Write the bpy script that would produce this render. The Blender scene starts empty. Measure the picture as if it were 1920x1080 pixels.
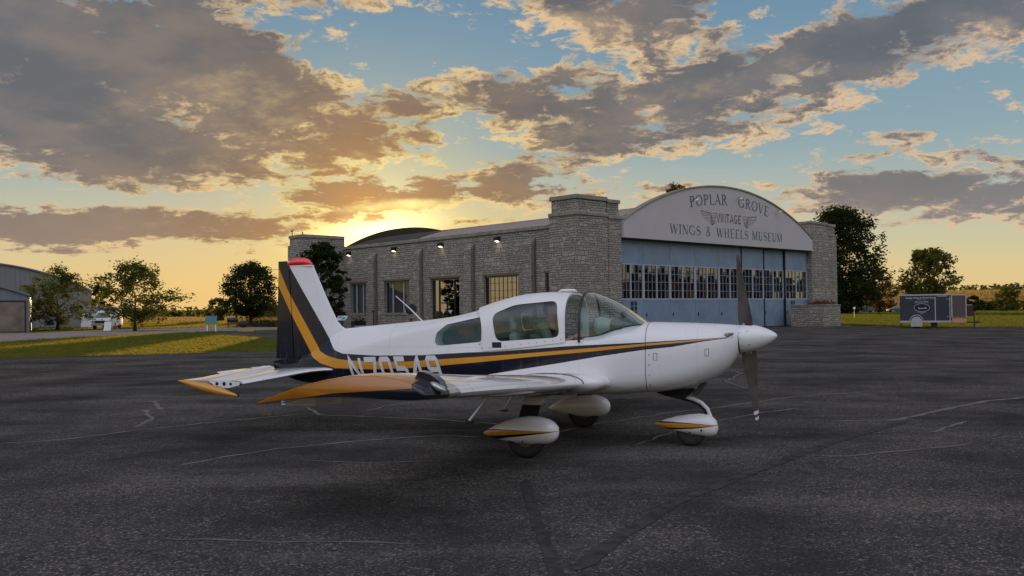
import bpy, bmesh, math, random
from mathutils import Vector, Matrix
random.seed(7)
sc = bpy.context.scene
COL = sc.collection
R = math.radians

# ------------------------------------------------------------------ camera
CAM_H, CAM_F, PITCH, ROLL = 1.565, 1685.5, 0.0244, -0.0115
cam_d = bpy.data.cameras.new('camera'); cam = bpy.data.objects.new('camera', cam_d); COL.objects.link(cam)
cam_d.sensor_width = 36; cam_d.lens = 36*CAM_F/1920; cam_d.clip_end = 9000; cam_d.clip_start = .05
cam.matrix_world = Matrix.Translation((0, 0, CAM_H)) @ Matrix.Rotation(math.pi/2+PITCH, 4, 'X') @ Matrix.Rotation(ROLL, 4, 'Z')
sc.camera = cam

def pix_ray(x, y):
    u, v = x-960, y-540
    c, s = math.cos(ROLL), math.sin(ROLL)
    a, b = u*c+v*s, -u*s+v*c
    d = (a/CAM_F, 1, -b/CAM_F)
    c, s = math.cos(PITCH), math.sin(PITCH)
    return Vector((d[0], d[1]*c-d[2]*s, d[1]*s+d[2]*c))
def at_depth(x, y, Y):                       # the point seen at x, y on the plane a distance Y north of the camera
    r = pix_ray(x, y); return Vector((0, 0, CAM_H)) + r*(Y/r.y)
def at_ground(x, y, z=0):
    r = pix_ray(x, y); return Vector((0, 0, CAM_H)) + r*((z-CAM_H)/r.z)

# ------------------------------------------------------------------ node helper
class S:
    """a shader value with arithmetic"""
    nt = None
    def __init__(s, k): s.k = k
    @staticmethod
    def m(op, *a, clamp=False):
        n = S.nt.nodes.new('ShaderNodeMath'); n.operation = op; n.use_clamp = clamp
        for i, v in enumerate(a):
            if isinstance(v, S): S.nt.links.new(v.k, n.inputs[i])
            else: n.inputs[i].default_value = v
        return S(n.outputs[0])
    def __add__(s, o): return S.m('ADD', s, o)
    __radd__ = __add__
    def __sub__(s, o): return S.m('SUBTRACT', s, o)
    def __rsub__(s, o): return S.m('SUBTRACT', o, s)
    def __mul__(s, o): return S.m('MULTIPLY', s, o)
    __rmul__ = __mul__
    def __truediv__(s, o): return S.m('DIVIDE', s, o)
    def __rtruediv__(s, o): return S.m('DIVIDE', o, s)
    def __pow__(s, o): return S.m('POWER', s, o)
def smooth(v, a, b, lo=0., hi=1.):
    n = S.nt.nodes.new('ShaderNodeMapRange'); n.interpolation_type = 'SMOOTHSTEP'
    S.nt.links.new(v.k, n.inputs[0]); n.inputs[1].default_value = a; n.inputs[2].default_value = b
    n.inputs[3].default_value = lo; n.inputs[4].default_value = hi
    return S(n.outputs[0])
def lin(c):                                  # sRGB 0-255 to linear
    return tuple(((v/255)/12.92 if v/255 <= .04045 else ((v/255+.055)/1.055)**2.4) for v in c)
def setin(sock, v):
    if isinstance(v, S): S.nt.links.new(v.k, sock)
    elif hasattr(v, 'is_linked') or isinstance(v, bpy.types.NodeSocket): S.nt.links.new(v, sock)
    elif isinstance(v, (tuple, list)) and len(v) == 3 and len(sock.default_value) == 4: sock.default_value = (*v, 1)
    else: sock.default_value = v
def mix(f, a, b):
    n = S.nt.nodes.new('ShaderNodeMix'); n.data_type = 'RGBA'; n.clamp_factor = True
    setin(n.inputs[0], f); setin(n.inputs[6], a); setin(n.inputs[7], b)
    return S(n.outputs[2])
def ramp(v, stops, interp='LINEAR'):
    n = S.nt.nodes.new('ShaderNodeValToRGB'); n.color_ramp.interpolation = interp
    while len(n.color_ramp.elements) < len(stops): n.color_ramp.elements.new(.5)
    for e, (p, c) in zip(n.color_ramp.elements, stops): e.position = p; e.color = (*c, 1)
    setin(n.inputs[0], v); return S(n.outputs[0])
def combine(x, y, z=0.):
    n = S.nt.nodes.new('ShaderNodeCombineXYZ')
    for i, v in enumerate((x, y, z)): setin(n.inputs[i], v)
    return S(n.outputs[0])
def separate(v):
    n = S.nt.nodes.new('ShaderNodeSeparateXYZ'); setin(n.inputs[0], v); return [S(o) for o in n.outputs]
def noise(v, scale, detail=4, rough=.5, dist=0., dim='3D', out=0):
    n = S.nt.nodes.new('ShaderNodeTexNoise'); n.noise_dimensions = dim
    if v is not None: setin(n.inputs['Vector'], v)
    n.inputs['Scale'].default_value = scale; n.inputs['Detail'].default_value = detail
    n.inputs['Roughness'].default_value = rough; n.inputs['Distortion'].default_value = dist
    return S(n.outputs[out])

# ------------------------------------------------------------------ sun, sky and clouds
SUN_AZ, SUN_EL = R(-9.1), R(3.7)             # azimuth measured from +Y towards +X
sun_dir = Vector((math.sin(SUN_AZ)*math.cos(SUN_EL), math.cos(SUN_AZ)*math.cos(SUN_EL), math.sin(SUN_EL)))
sl = bpy.data.lights.new('sun', 'SUN'); sl.energy = 4.5; sl.angle = R(.6); sl.color = (1, .62, .28)
so = bpy.data.objects.new('sun', sl); COL.objects.link(so); so.rotation_euler = (-sun_dir).to_track_quat('-Z', 'Y').to_euler()

w = bpy.data.worlds.new('World'); sc.world = w; w.use_nodes = True
nt = w.node_tree; nt.nodes.clear(); S.nt = nt
tc = nt.nodes.new('ShaderNodeTexCoord')
D = S(tc.outputs['Generated'])
dx, dy, dz = separate(D)
az = S.m('ARCTAN2', dx, dy)*57.29578
el = S.m('ARCSINE', dz)*57.29578
sky = nt.nodes.new('ShaderNodeTexSky'); sky.sky_type = 'NISHITA'; sky.sun_disc = False
sky.sun_elevation = SUN_EL; sky.sun_rotation = SUN_AZ; sky.air_density = 1.0; sky.dust_density = 2.0; sky.ozone_density = 1.5
def px_dir(x, y):
    r = pix_ray(x, y).normalized(); return math.degrees(math.atan2(r.x, r.y)), math.degrees(math.asin(r.z))
K = .0325
AE = combine(az, el)
def ell(cx, cy, rx, ry, rot, amp, acc):
    a0, e0 = px_dir(cx, cy)
    mp = nt.nodes.new('ShaderNodeMapping'); mp.vector_type = 'TEXTURE'; setin(mp.inputs['Vector'], AE)
    mp.inputs['Location'].default_value = (a0, e0, 0); mp.inputs['Rotation'].default_value = (0, 0, R(rot)); mp.inputs['Scale'].default_value = (rx*K, ry*K, 1)
    dt = nt.nodes.new('ShaderNodeVectorMath'); dt.operation = 'DOT_PRODUCT'
    nt.links.new(mp.outputs[0], dt.inputs[0]); nt.links.new(mp.outputs[0], dt.inputs[1])
    e = S.m('POWER', .36788, S(dt.outputs['Value']))
    return S.m('MULTIPLY_ADD', e, amp, acc)
BL = [ # centre, radii, tilt (up to the right +), amount
 (140,170,330,130,-4,.58),(420,125,170,65,-18,.46),(300,290,300,50,-3,.34),(60,60,220,100,0,.25),
 (230,424,400,28,0,.74),(800,380,190,17,3,.62),(890,414,80,8,2,.40),(720,432,130,16,10,-.62),(1130,190,60,20,0,.1),(160,472,300,6,0,.34),(420,500,260,4,0,.2),(60,375,110,16,0,.12),
 (830,350,110,24,14,.36),(640,378,120,16,0,.24),(960,335,52,32,10,.34),(1040,328,45,9,0,.22),
 (600,250,170,80,-14,.12),(690,330,200,40,0,-.10),(650,130,110,50,-20,-.30),(880,260,90,50,0,-.18),(770,190,90,28,-6,.36),(900,150,90,24,-8,.28),(670,255,110,22,-12,.12),
 (1080,25,240,50,-5,.42),(985,200,110,60,-20,.22),(600,8,130,16,0,.26),
 (1330,165,330,72,12,.46),(1560,100,230,42,6,.46),(1430,60,60,22,0,-.2),(1170,245,190,42,14,.34),(1090,130,90,50,0,.20),
 (1780,375,240,34,-2,.52),(1650,352,80,26,0,.40),(1560,395,60,12,20,.2),(1885,40,80,62,-20,.46),(1740,410,230,12,4,.22),
 (1600,268,80,13,6,.28),(1590,298,110,8,5,.28),(1250,351,80,8,2,.30),(1360,340,34,8,30,.25),
 (1870,497,70,9,0,.22),(640,85,60,26,-10,.22),(690,130,30,14,0,.2),
 (800,95,110,55,0,-.30),(720,60,70,35,-10,-.22),(1720,220,230,45,8,-.40),(1400,310,230,25,0,-.36),(1180,300,120,16,0,-.16),
 (200,497,330,32,0,-.20),(280,374,260,13,0,-.50),(1250,480,600,60,0,-.26),(1500,25,110,24,0,-.22),(920,70,60,30,0,-.2),
 (1000,420,80,25,0,-.2),(1800,450,200,14,0,-.2),(930,270,60,20,0,-.16),(760,300,50,10,0,-.1)]
M = 0.
M1 = 0.
for b in BL:
    if b[5] >= .42: m0 = M; M = ell(*b, M); M1 = (M-m0)+M1
    else: M = ell(*b, M)
# the same cover seen a step nearer the sun: where it is thinner the cloud edge is lit
g0 = px_dir(715, 428); ta, te = g0[0]-az, g0[1]-el; tl = S.m('SQRT', ta*ta+te*te+1.)
AE_keep = AE; AE = combine(az+ta/tl*1.5, el+te/tl*1.5); M2 = 0.
for b in BL:
    if b[5] >= .42: M2 = ell(*b, M2)
AE = AE_keep
# clouds keep going overhead and behind the camera as broken cumulus
zz = S.m('MAXIMUM', dz, 0.)
k1 = 1./(zz+.25)
P = combine(dx*k1, dy*k1, zz*1.2)
n1 = noise(P, 3.1, 5, .56, .25)
n2 = noise(P, 11., 10, .68, .3)
out_view = smooth(S.m('ABSOLUTE', az), 31., 42.)
high = smooth(el, 21., 30.)
away = S.m('MAXIMUM', out_view, high)
low = smooth(el, 4.5, 1.5)
dens = M*(1.-away)*.72 + (n1-.5)*1.3 + (n2-.5)*1.65 + away*.05 - low*.30 - .015
# density a step nearer the sun, for lit edges
sx, sy = math.sin(SUN_AZ), math.cos(SUN_AZ)
dl = .05
P2 = combine(dx*k1+(sx*.3-dx*.25)*dl*2, dy*k1+sy*dl, zz*1.2-dl*1.3)
n1b = noise(P2, 3.1, 4, .56, .25)
n2b = noise(P2, 11., 5, .66, .3)
core = smooth(dens, .0, .34)
grad = ((n1-n1b)*1.3+(n2-n2b)*.9)*(1.-core*.62)+(M1-M2)*.9*(1.-away)
alpha = smooth(dens, -.05, .14)
gl = pix_ray(705, 436).normalized()           # the bright gap in the cloud just over the low sun
sd = S.m('ARCCOSINE', S.m('MINIMUM', dx*gl.x+dy*gl.y+dz*gl.z, 1.))*57.29578
near = S.m('EXPONENT', (sd/7.5)*(sd/7.5)*-1.)
mid = S.m('EXPONENT', (sd/24.)*(sd/24.)*-1.)
vnear = S.m('EXPONENT', (sd/3.2)*(sd/3.2)*-1.)
e01 = el/90.
clear = ramp(S.m('MAXIMUM', e01, 0.), [(0., lin((228,196,138))), (.02, lin((226,202,146))), (.045, lin((202,200,168))), (.08, lin((168,184,178))),
        (.115, lin((142,168,178))), (.21, lin((108,144,170))), (.42, lin((84,122,165))), (1., lin((62,92,140)))])
nis = nt.nodes.new('ShaderNodeVectorMath'); nis.operation = 'SCALE'; nt.links.new(sky.outputs[0], nis.inputs[0]); nis.inputs['Scale'].default_value = .07
clear = mix(.04, clear, nis.outputs[0])
clear = mix(mid*.42*smooth(el, 11., 3.), clear, lin((252,196,100)))
clear = mix(near*.5, clear, lin((255,226,130)))
lit = mix(near, mix(mid, lin((222,192,158)), lin((238,202,142))), lin((255,234,148)))
shade = mix(mid, lin((98,104,113)), lin((112,107,104)))
shade = mix(near*.9, shade, lin((196,138,68)))
shade = mix(smooth(el, 11., 3.)*.55, shade, mix(mid, lin((158,148,142)), lin((192,142,84))))
litf = S.m('ADD', (1.-core)*.96, grad*2.3, clamp=True)
n3 = noise(P, 5., 5, .55)
shade = mix(smooth(n3, .35, .68)*.5, shade, mix(mid, lin((132,132,138)), lin((168,138,106))))
cl = mix(smooth(litf, .10, 1.15), shade, lit)
col = mix(alpha*.97, clear, cl)
gc = px_dir(700, 436); ga, ge = (az-gc[0])/3.0, (el-gc[1]-(az-gc[0])*.16)/.8
glow = S.m('EXPONENT', (ga*ga+ge*ge)*-1.)
# eastern sky behind the camera: brightened and paled as added fill light on the aeroplane
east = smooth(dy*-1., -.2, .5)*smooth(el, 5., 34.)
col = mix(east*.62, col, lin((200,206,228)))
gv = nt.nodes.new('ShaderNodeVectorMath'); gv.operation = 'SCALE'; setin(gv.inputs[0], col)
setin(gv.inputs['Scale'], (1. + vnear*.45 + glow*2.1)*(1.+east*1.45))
# veil of haze at the horizon
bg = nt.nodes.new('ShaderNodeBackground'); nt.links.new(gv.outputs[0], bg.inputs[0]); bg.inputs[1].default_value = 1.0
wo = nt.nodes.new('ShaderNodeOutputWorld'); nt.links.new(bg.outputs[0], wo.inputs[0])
w.cycles.sampling_method = 'MANUAL'; w.cycles.sample_map_resolution = 512
sc.view_settings.view_transform = 'Standard'; sc.view_settings.look = 'None'; sc.view_settings.exposure = 0; sc.view_settings.gamma = 1

# ------------------------------------------------------------------ mesh helpers
def tag(o, label=None, cat=None, group=None, kind=None):
    if label: o['label'] = label
    if cat: o['category'] = cat
    if group: o['group'] = group
    if kind: o['kind'] = kind
    return o
def empty(name, loc=(0, 0, 0), rz=0):
    o = bpy.data.objects.new(name, None); COL.objects.link(o); o.location = loc; o.rotation_euler = (0, 0, rz); o.empty_display_size = .3
    return o
def finish(me, name, mats, parent, smooth):
    if not isinstance(mats, (list, tuple)): mats = [mats]
    for m in mats: me.materials.append(m)
    if smooth:
        me.polygons.foreach_set('use_smooth', [True]*len(me.polygons))
        if smooth is not True: me.set_sharp_from_angle(angle=R(smooth))
    o = bpy.data.objects.new(name, me); COL.objects.link(o)
    if parent is not None: o.parent = parent
    return o
class MB:
    def __init__(s): s.v = []; s.f = []; s.mi = []
    def add(s, vs, fs, mi=0):
        n = len(s.v); s.v += [tuple(p) for p in vs]; s.f += [tuple(i+n for i in f) for f in fs]; s.mi += [mi]*len(fs); return s
    def box(s, a, b, mi=0, M=None):
        x0, y0, z0 = a; x1, y1, z1 = b
        vs = [Vector(p) for p in ((x0,y0,z0),(x1,y0,z0),(x1,y1,z0),(x0,y1,z0),(x0,y0,z1),(x1,y0,z1),(x1,y1,z1),(x0,y1,z1))]
        if M is not None: vs = [M @ p for p in vs]
        return s.add(vs, [(0,3,2,1),(4,5,6,7),(0,1,5,4),(1,2,6,5),(2,3,7,6),(3,0,4,7)], mi)
    def loft(s, rings, closed=True, caps=(True, True), mi=0):
        n = len(rings[0]); vs = [p for r in rings for p in r]; fs = []
        for i in range(len(rings)-1):
            for j in range(n if closed else n-1):
                k = (j+1) % n; fs.append((i*n+j, i*n+k, (i+1)*n+k, (i+1)*n+j))
        if caps[0]: fs.append(tuple(range(n-1, -1, -1)))
        if caps[1]: fs.append(tuple((len(rings)-1)*n+j for j in range(n)))
        return s.add(vs, fs, mi)
    def tube(s, pts, rad, n=8, mi=0, caps=True, flat=1., up=(0, 0, 1)):
        pts = [Vector(p) for p in pts]; rings = []
        if not isinstance(rad, (list, tuple)): rad = [rad]*len(pts)
        up = Vector(up)
        for i, p in enumerate(pts):
            d = (pts[min(i+1, len(pts)-1)]-pts[max(i-1, 0)]).normalized()
            u = up if abs(d.dot(up)) < .95 else Vector((1, 0, 0))
            a = d.cross(u).normalized(); b = a.cross(d).normalized()
            rings.append([p + (a*math.cos(t)+b*math.sin(t)*flat)*rad[i] for t in [2*math.pi*k/n for k in range(n)]])
        return s.loft(rings, caps=(caps, caps), mi=mi)
    def prism(s, poly, a0, a1, axis=1, mi=0):
        """extrude a polygon; axis 1: poly is (x, z) swept along y; 0: poly is (y, z) swept along x; 2: (x, y) along z"""
        def P(p, q): return (p[0], q, p[1]) if axis == 1 else ((q, p[0], p[1]) if axis == 0 else (p[0], p[1], q))
        n = len(poly); vs = [P(p, a0) for p in poly]+[P(p, a1) for p in poly]
        fs = [tuple(range(n)), tuple(range(2*n-1, n-1, -1))] + [(i, i+n, (i+1) % n+n, (i+1) % n) for i in range(n)]
        return s.add(vs, fs, mi)
    def ribbon(s, pts, wd, fn, closed=False, mi=0):
        """a flat stroke: 2D polyline with width(s); fn maps (u, v) to 3D"""
        pts = [Vector((p[0], p[1])) for p in pts]; n = len(pts); L = []; Rr = []
        for i, p in enumerate(pts):
            if closed: a, b = pts[(i-1) % n], pts[(i+1) % n]
            else: a, b = pts[max(i-1, 0)], pts[min(i+1, n-1)]
            d1 = (p-a).normalized() if (p-a).length > 1e-9 else (b-p).normalized()
            d2 = (b-p).normalized() if (b-p).length > 1e-9 else d1
            d = (d1+d2).normalized() if (d1+d2).length > 1e-6 else d1
            nn = Vector((-d.y, d.x)); ww = wd[i] if isinstance(wd, (list, tuple)) else wd
            ww = ww/2/max(.55, abs(nn.dot(Vector((-d1.y, d1.x)))))
            L.append(fn(*(p+nn*ww))); Rr.append(fn(*(p-nn*ww)))
        m = n if closed else n-1
        return s.add(L+Rr, [(i, (i+1) % n, n+(i+1) % n, n+i) for i in range(m)], mi)
    def build(s, name, mats, parent=None, smooth=False, recalc=True):
        me = bpy.data.meshes.new(name); me.from_pydata(s.v, [], s.f); me.polygons.foreach_set('material_index', s.mi)
        if recalc:
            bm = bmesh.new(); bm.from_mesh(me); bmesh.ops.recalc_face_normals(bm, faces=bm.faces); bm.to_mesh(me); bm.free()
        me.update(); return finish(me, name, mats, parent, smooth)
def apply_mods(o):
    dg = bpy.context.evaluated_depsgraph_get(); dg.update()
    me = bpy.data.meshes.new_from_object(o.evaluated_get(dg)); o.modifiers.clear(); o.data = me
def bevel(o, wd=.01, seg=2):
    m = o.modifiers.new('b', 'BEVEL'); m.width = wd; m.segments = seg; m.limit_method = 'ANGLE'; m.angle_limit = R(40); return o
def pchip(xs, ys):
    n = len(xs); h = [xs[i+1]-xs[i] for i in range(n-1)]; d = [(ys[i+1]-ys[i])/h[i] for i in range(n-1)]; m = [0.]*n
    for i in range(1, n-1):
        if d[i-1]*d[i] > 0:
            w1 = 2*h[i]+h[i-1]; w2 = h[i]+2*h[i-1]; m[i] = (w1+w2)/(w1/d[i-1]+w2/d[i])
    m[0] = d[0]; m[-1] = d[-1]
    def f(x):
        if x <= xs[0]: return ys[0]
        if x >= xs[-1]: return ys[-1]
        i = max(k for k in range(n-1) if xs[k] <= x); t = (x-xs[i])/h[i]
        return (2*t**3-3*t*t+1)*ys[i]+(t**3-2*t*t+t)*h[i]*m[i]+(-2*t**3+3*t*t)*ys[i+1]+(t**3-t*t)*h[i]*m[i+1]
    return f
def tab(pairs): return pchip([p[0] for p in pairs], [p[1] for p in pairs])
def superell(w, h, n, t): 
    c, s = math.cos(t), math.sin(t)
    return (math.copysign(w*abs(c)**(2/n), c), math.copysign(h*abs(s)**(2/n), s))

# ------------------------------------------------------------------ materials
def mat(name):
    m = bpy.data.materials.new(name); m.use_nodes = True; nt = m.node_tree; nt.nodes.clear(); S.nt = nt
    o = nt.nodes.new('ShaderNodeOutputMaterial'); return m, nt, o
def obj_co():
    n = S.nt.nodes.new('ShaderNodeTexCoord'); return S(n.outputs['Object'])
def principled(base, rough=.5, metal=0., coat=0., spec=.5, bumpv=None, bstr=.3, bdist=.01, **k):
    p = S.nt.nodes.new('ShaderNodeBsdfPrincipled')
    setin(p.inputs['Base Color'], base); setin(p.inputs['Roughness'], rough); setin(p.inputs['Metallic'], metal)
    p.inputs['Coat Weight'].default_value = coat; p.inputs['Coat Roughness'].default_value = .04; p.inputs['Specular IOR Level'].default_value = spec
    if bumpv is not None:
        b = S.nt.nodes.new('ShaderNodeBump'); b.inputs['Strength'].default_value = bstr; b.inputs['Distance'].default_value = bdist
        setin(b.inputs['Height'], bumpv); S.nt.links.new(b.outputs[0], p.inputs['Normal'])
    for kk, v in k.items(): setin(p.inputs[kk.replace('_', ' ')], v)
    return p
def simple(name, base, rough=.5, metal=0., coat=0., var=.12, scale=6., spec=.5, bump=0., **k):
    """plain paint, metal or plastic with slight procedural variation in tone and gloss"""
    m, nt, o = mat(name); co = obj_co(); n = noise(co, scale, 5, .6)
    c = mix(smooth(n, .25, .75), tuple(v*(1-var) for v in base), tuple(min(1, v*(1+var)) for v in base))
    p = principled(c, smooth(n, .2, .8, max(0, rough*.85), min(1, rough*1.15)), metal, coat, spec, n if bump else None, bump, .01, **k)
    nt.links.new(p.outputs[0], o.inputs[0]); return m

def emissive(name, col, strength):
    m, nt, o = mat(name); e = nt.nodes.new('ShaderNodeEmission'); e.inputs[0].default_value = (*col, 1); e.inputs[1].default_value = strength
    nt.links.new(e.outputs[0], o.inputs[0]); return m
def glass(name, tint, refl=1., rough=.0):
    """thin pane: tinted see-through plus mirror reflection by angle"""
    m, nt, o = mat(name)
    t = nt.nodes.new('ShaderNodeBsdfTransparent'); t.inputs[0].default_value = (*tint, 1)
    g = nt.nodes.new('ShaderNodeBsdfGlossy'); g.inputs['Roughness'].default_value = rough; g.inputs[0].default_value = (1, 1, 1, 1)
    ge = nt.nodes.new('ShaderNodeNewGeometry'); dp = nt.nodes.new('ShaderNodeVectorMath'); dp.operation = 'DOT_PRODUCT'
    nt.links.new(ge.outputs['Incoming'], dp.inputs[0]); nt.links.new(ge.outputs['Normal'], dp.inputs[1])
    fr = S.m('POWER', 1.-S.m('ABSOLUTE', S(dp.outputs['Value'])), 5.)*.96+.04
    mx = nt.nodes.new('ShaderNodeMixShader'); nt.links.new(S.m('MULTIPLY', fr, refl, clamp=True).k, mx.inputs[0])
    nt.links.new(t.outputs[0], mx.inputs[1]); nt.links.new(g.outputs[0], mx.inputs[2]); nt.links.new(mx.outputs[0], o.inputs[0]); return m
def stone_mat(name, cols=((.44,.405,.345),(.27,.245,.21),(.37,.325,.26))):
    """coursed rubble limestone, laid on whichever way the wall faces"""
    m, nt, o = mat(name); co = obj_co(); x, y, z = separate(co)
    g = nt.nodes.new('ShaderNodeNewGeometry')
    tn = nt.nodes.new('ShaderNodeVectorTransform'); tn.vector_type = 'NORMAL'; tn.convert_from = 'WORLD'; tn.convert_to = 'OBJECT'
    nt.links.new(g.outputs['True Normal'], tn.inputs[0]); nx, ny, nz = separate(S(tn.outputs[0]))
    side = S.m('GREATER_THAN', S.m('ABSOLUTE', nx), .7)
    u = x+(y-x)*side
    jit = noise(combine(u, z*1., side*7.), .9, 2, .5)
    uv = combine(u+jit*.5, z+(noise(combine(u, z), .55, 2)-.5)*.14)
    def bricks(w, h, off, fr, sh=0.):
        b = nt.nodes.new('ShaderNodeTexBrick'); setin(b.inputs['Vector'], combine(u+jit*.45+sh, z+(jit-.5)*.10+sh)); b.offset = off; b.offset_frequency = fr
        b.squash = .62; b.squash_frequency = 3
        b.inputs['Scale'].default_value = 1; b.inputs['Brick Width'].default_value = w; b.inputs['Row Height'].default_value = h
        b.inputs['Mortar Size'].default_value = .019; b.inputs['Mortar Smooth'].default_value = .25; b.inputs['Bias'].default_value = 0
        b.inputs['Color1'].default_value = (0, 0, 0, 1); b.inputs['Color2'].default_value = (1, 1, 1, 1); b.inputs['Mortar'].default_value = (.5, .5, .5, 1)
        return S(b.outputs[0]), S(b.outputs[1])
    c1, f1 = bricks(.44, .15, .43, 2); c2, f2 = bricks(.62, .30, .37, 2, .21)
    sel = S.m('GREATER_THAN', noise(combine(u, z, side*3), 1.3, 1, .4), .55)
    bc = c1+(c2-c1)*sel; bf = f1+(f2-f1)*sel
    n = noise(combine(u, z, y*.2), 7., 6, .65); big = noise(combine(u, z), .35, 3)
    c = mix(bc, cols[1], cols[0]); c = mix(smooth(noise(combine(u, z), 2.2, 3), .45, .7)*.6, c, cols[2])
    c = mix(smooth(n, .3, .8)*.45, c, tuple(v*.55 for v in cols[1])); c = mix(smooth(big, .4, .75)*.25, c, (.16,.145,.12))
    c = mix(bf*.92, c, (.06, .053, .045))
    p = principled(c, .93, 0, 0, .25, (1.-bf)*.8+n*.35, .8, .03); nt.links.new(p.outputs[0], o.inputs[0]); return m
M_stone = stone_mat('rubble_limestone')
M_cap = simple('cap_stone', (.25,.225,.18), .9, var=.3, scale=2.5, bump=.3)
M_signw = simple('sign_paint', (.47,.44,.435), .7, var=.05, scale=.5)
M_blue = simple('blue_door_paint', (.18,.245,.32), .55, var=.16, scale=1.1)
M_bluelt = simple('pale_blue_frame', (.33,.40,.46), .5, var=.1)
M_muntin = simple('muntin_paint', (.16,.19,.22), .5)
M_dark = simple('dark_gap', (.012,.012,.013), .8)
M_black = simple('black_paint', (.015,.015,.017), .35)
M_roof = simple('metal_roof', (.31,.25,.22), .55, var=.1, scale=1.2)
M_roofd = simple('dark_roof_felt', (.03,.022,.014), .8, var=.3, scale=1.5)
M_brown = simple('brown_trim', (.14,.11,.085), .8, var=.3)
M_letter = simple('slate_letter_paint', (.085,.115,.145), .7, var=.3, scale=4)
M_inkl = simple('black_letter_paint', (.018,.018,.022), .7)
M_white = simple('white_paint', (.74,.74,.73), .45, var=.05)
M_galv = simple('galvanised_steel', (.42,.43,.44), .4, .6)
M_winglass = glass('window_glass', (.25,.27,.26), 3.2)
M_inter = simple('dim_interior', (.035,.032,.03), .9)

# ------------------------------------------------------------------ ground, apron, roads, fields
def grass_mat(name, c1, c2, lit, scale=1.):
    """standing blades: shading normals point every way so low sun catches them; part of the light passes through"""
    m, nt, o = mat(name); co = obj_co()
    v = S.nt.nodes.new('ShaderNodeTexNoise'); v.inputs['Scale'].default_value = 26.; v.inputs['Detail'].default_value = 1; setin(v.inputs['Vector'], co)
    a = nt.nodes.new('ShaderNodeVectorMath'); a.operation = 'MULTIPLY_ADD'; nt.links.new(v.outputs[1], a.inputs[0]); a.inputs[1].default_value = (7, 7, 2); a.inputs[2].default_value = (-3.5, -3.5, -.1)
    nn = nt.nodes.new('ShaderNodeVectorMath'); nn.operation = 'NORMALIZE'; nt.links.new(a.outputs[0], nn.inputs[0])
    n = noise(co, 1.4*scale, 6, .7); b = noise(co, .12*scale, 3, .6); st = noise(combine(*[q*k for q, k in zip(separate(co), (.25, 2.2, 1))]), .5, 3)
    c = mix(smooth(n, .3, .75), c1, c2); c = mix(smooth(b, .35, .7)*.5, c, tuple(q*.6 for q in c1)); c = mix(smooth(st, .42, .62)*.25, c, lit)
    d = nt.nodes.new('ShaderNodeBsdfDiffuse'); setin(d.inputs[0], c); nt.links.new(nn.outputs[0], d.inputs['Normal'])
    t = nt.nodes.new('ShaderNodeBsdfTranslucent'); setin(t.inputs[0], mix(.7, c, lit)); nt.links.new(nn.outputs[0], t.inputs['Normal'])
    mx = nt.nodes.new('ShaderNodeMixShader'); mx.inputs[0].default_value = .0; nt.links.new(d.outputs[0], mx.inputs[1]); nt.links.new(t.outputs[0], mx.inputs[2])
    nt.links.new(mx.outputs[0], o.inputs[0]); return m
def asphalt_mat():
    m, nt, o = mat('asphalt'); co = obj_co(); x, y, z = separate(co)
    fine = noise(co, 55., 4, .8); mid_ = noise(co, 9., 5, .7); big = noise(co, .45, 5, .62); band = noise(combine(x*.28, y*1.0, z), .8, 4, .6)
    vo = nt.nodes.new('ShaderNodeTexVoronoi'); vo.inputs['Scale'].default_value = 70.; setin(vo.inputs['Vector'], co); vr, vg, vb = separate(S(vo.outputs['Color']))
    base = mix(smooth(big, .34, .66), (.046,.042,.038), (.084,.077,.069)); base = mix(smooth(band, .48, .70)*.5, base, (.16,.145,.125))
    base = mix(smooth(mid_, .35, .75)*.6, base, (.028,.026,.024))
    base = mix(smooth(vr, .72, .95)*smooth(big+mid_*.6, .62, .98)*.75, base, (.32,.285,.235))
    base = mix(smooth(vg, .0, .3, .6, .0), base, (.016,.015,.014))
    base = mix(smooth(fine, .35, .7)*.35, base, (.02,.02,.022))
    h = fine*.5+S(vo.outputs['Distance'])*.8+mid_*.4
    p = nt.nodes.new('ShaderNodeBsdfDiffuse'); setin(p.inputs[0], base); p.inputs[1].default_value = .6
    b = nt.nodes.new('ShaderNodeBump'); b.inputs['Strength'].default_value = .35; b.inputs['Distance'].default_value = .008; setin(b.inputs['Height'], h); nt.links.new(b.outputs[0], p.inputs['Normal'])
    nt.links.new(p.outputs[0], o.inputs[0]); return m
M_asph = asphalt_mat()
M_road = simple('road_asphalt', (.24,.205,.185), 1., var=.2, scale=.6, spec=0)
M_grass = grass_mat('lawn_grass', (.055,.085,.018), (.12,.15,.03), (.46,.38,.05))
M_field = grass_mat('ripe_field', (.30,.19,.045), (.40,.27,.07), (.46,.32,.08), .3)
M_meadow = grass_mat('meadow', (.10,.095,.03), (.20,.16,.05), (.30,.22,.06), .4)
M_seal = simple('crack_seal_dust', (.12,.105,.088), .95, var=.4, scale=5, bump=.5)
M_patch = simple('tar_patch', (.060,.055,.050), 1., var=.35, scale=7, spec=0)

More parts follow.
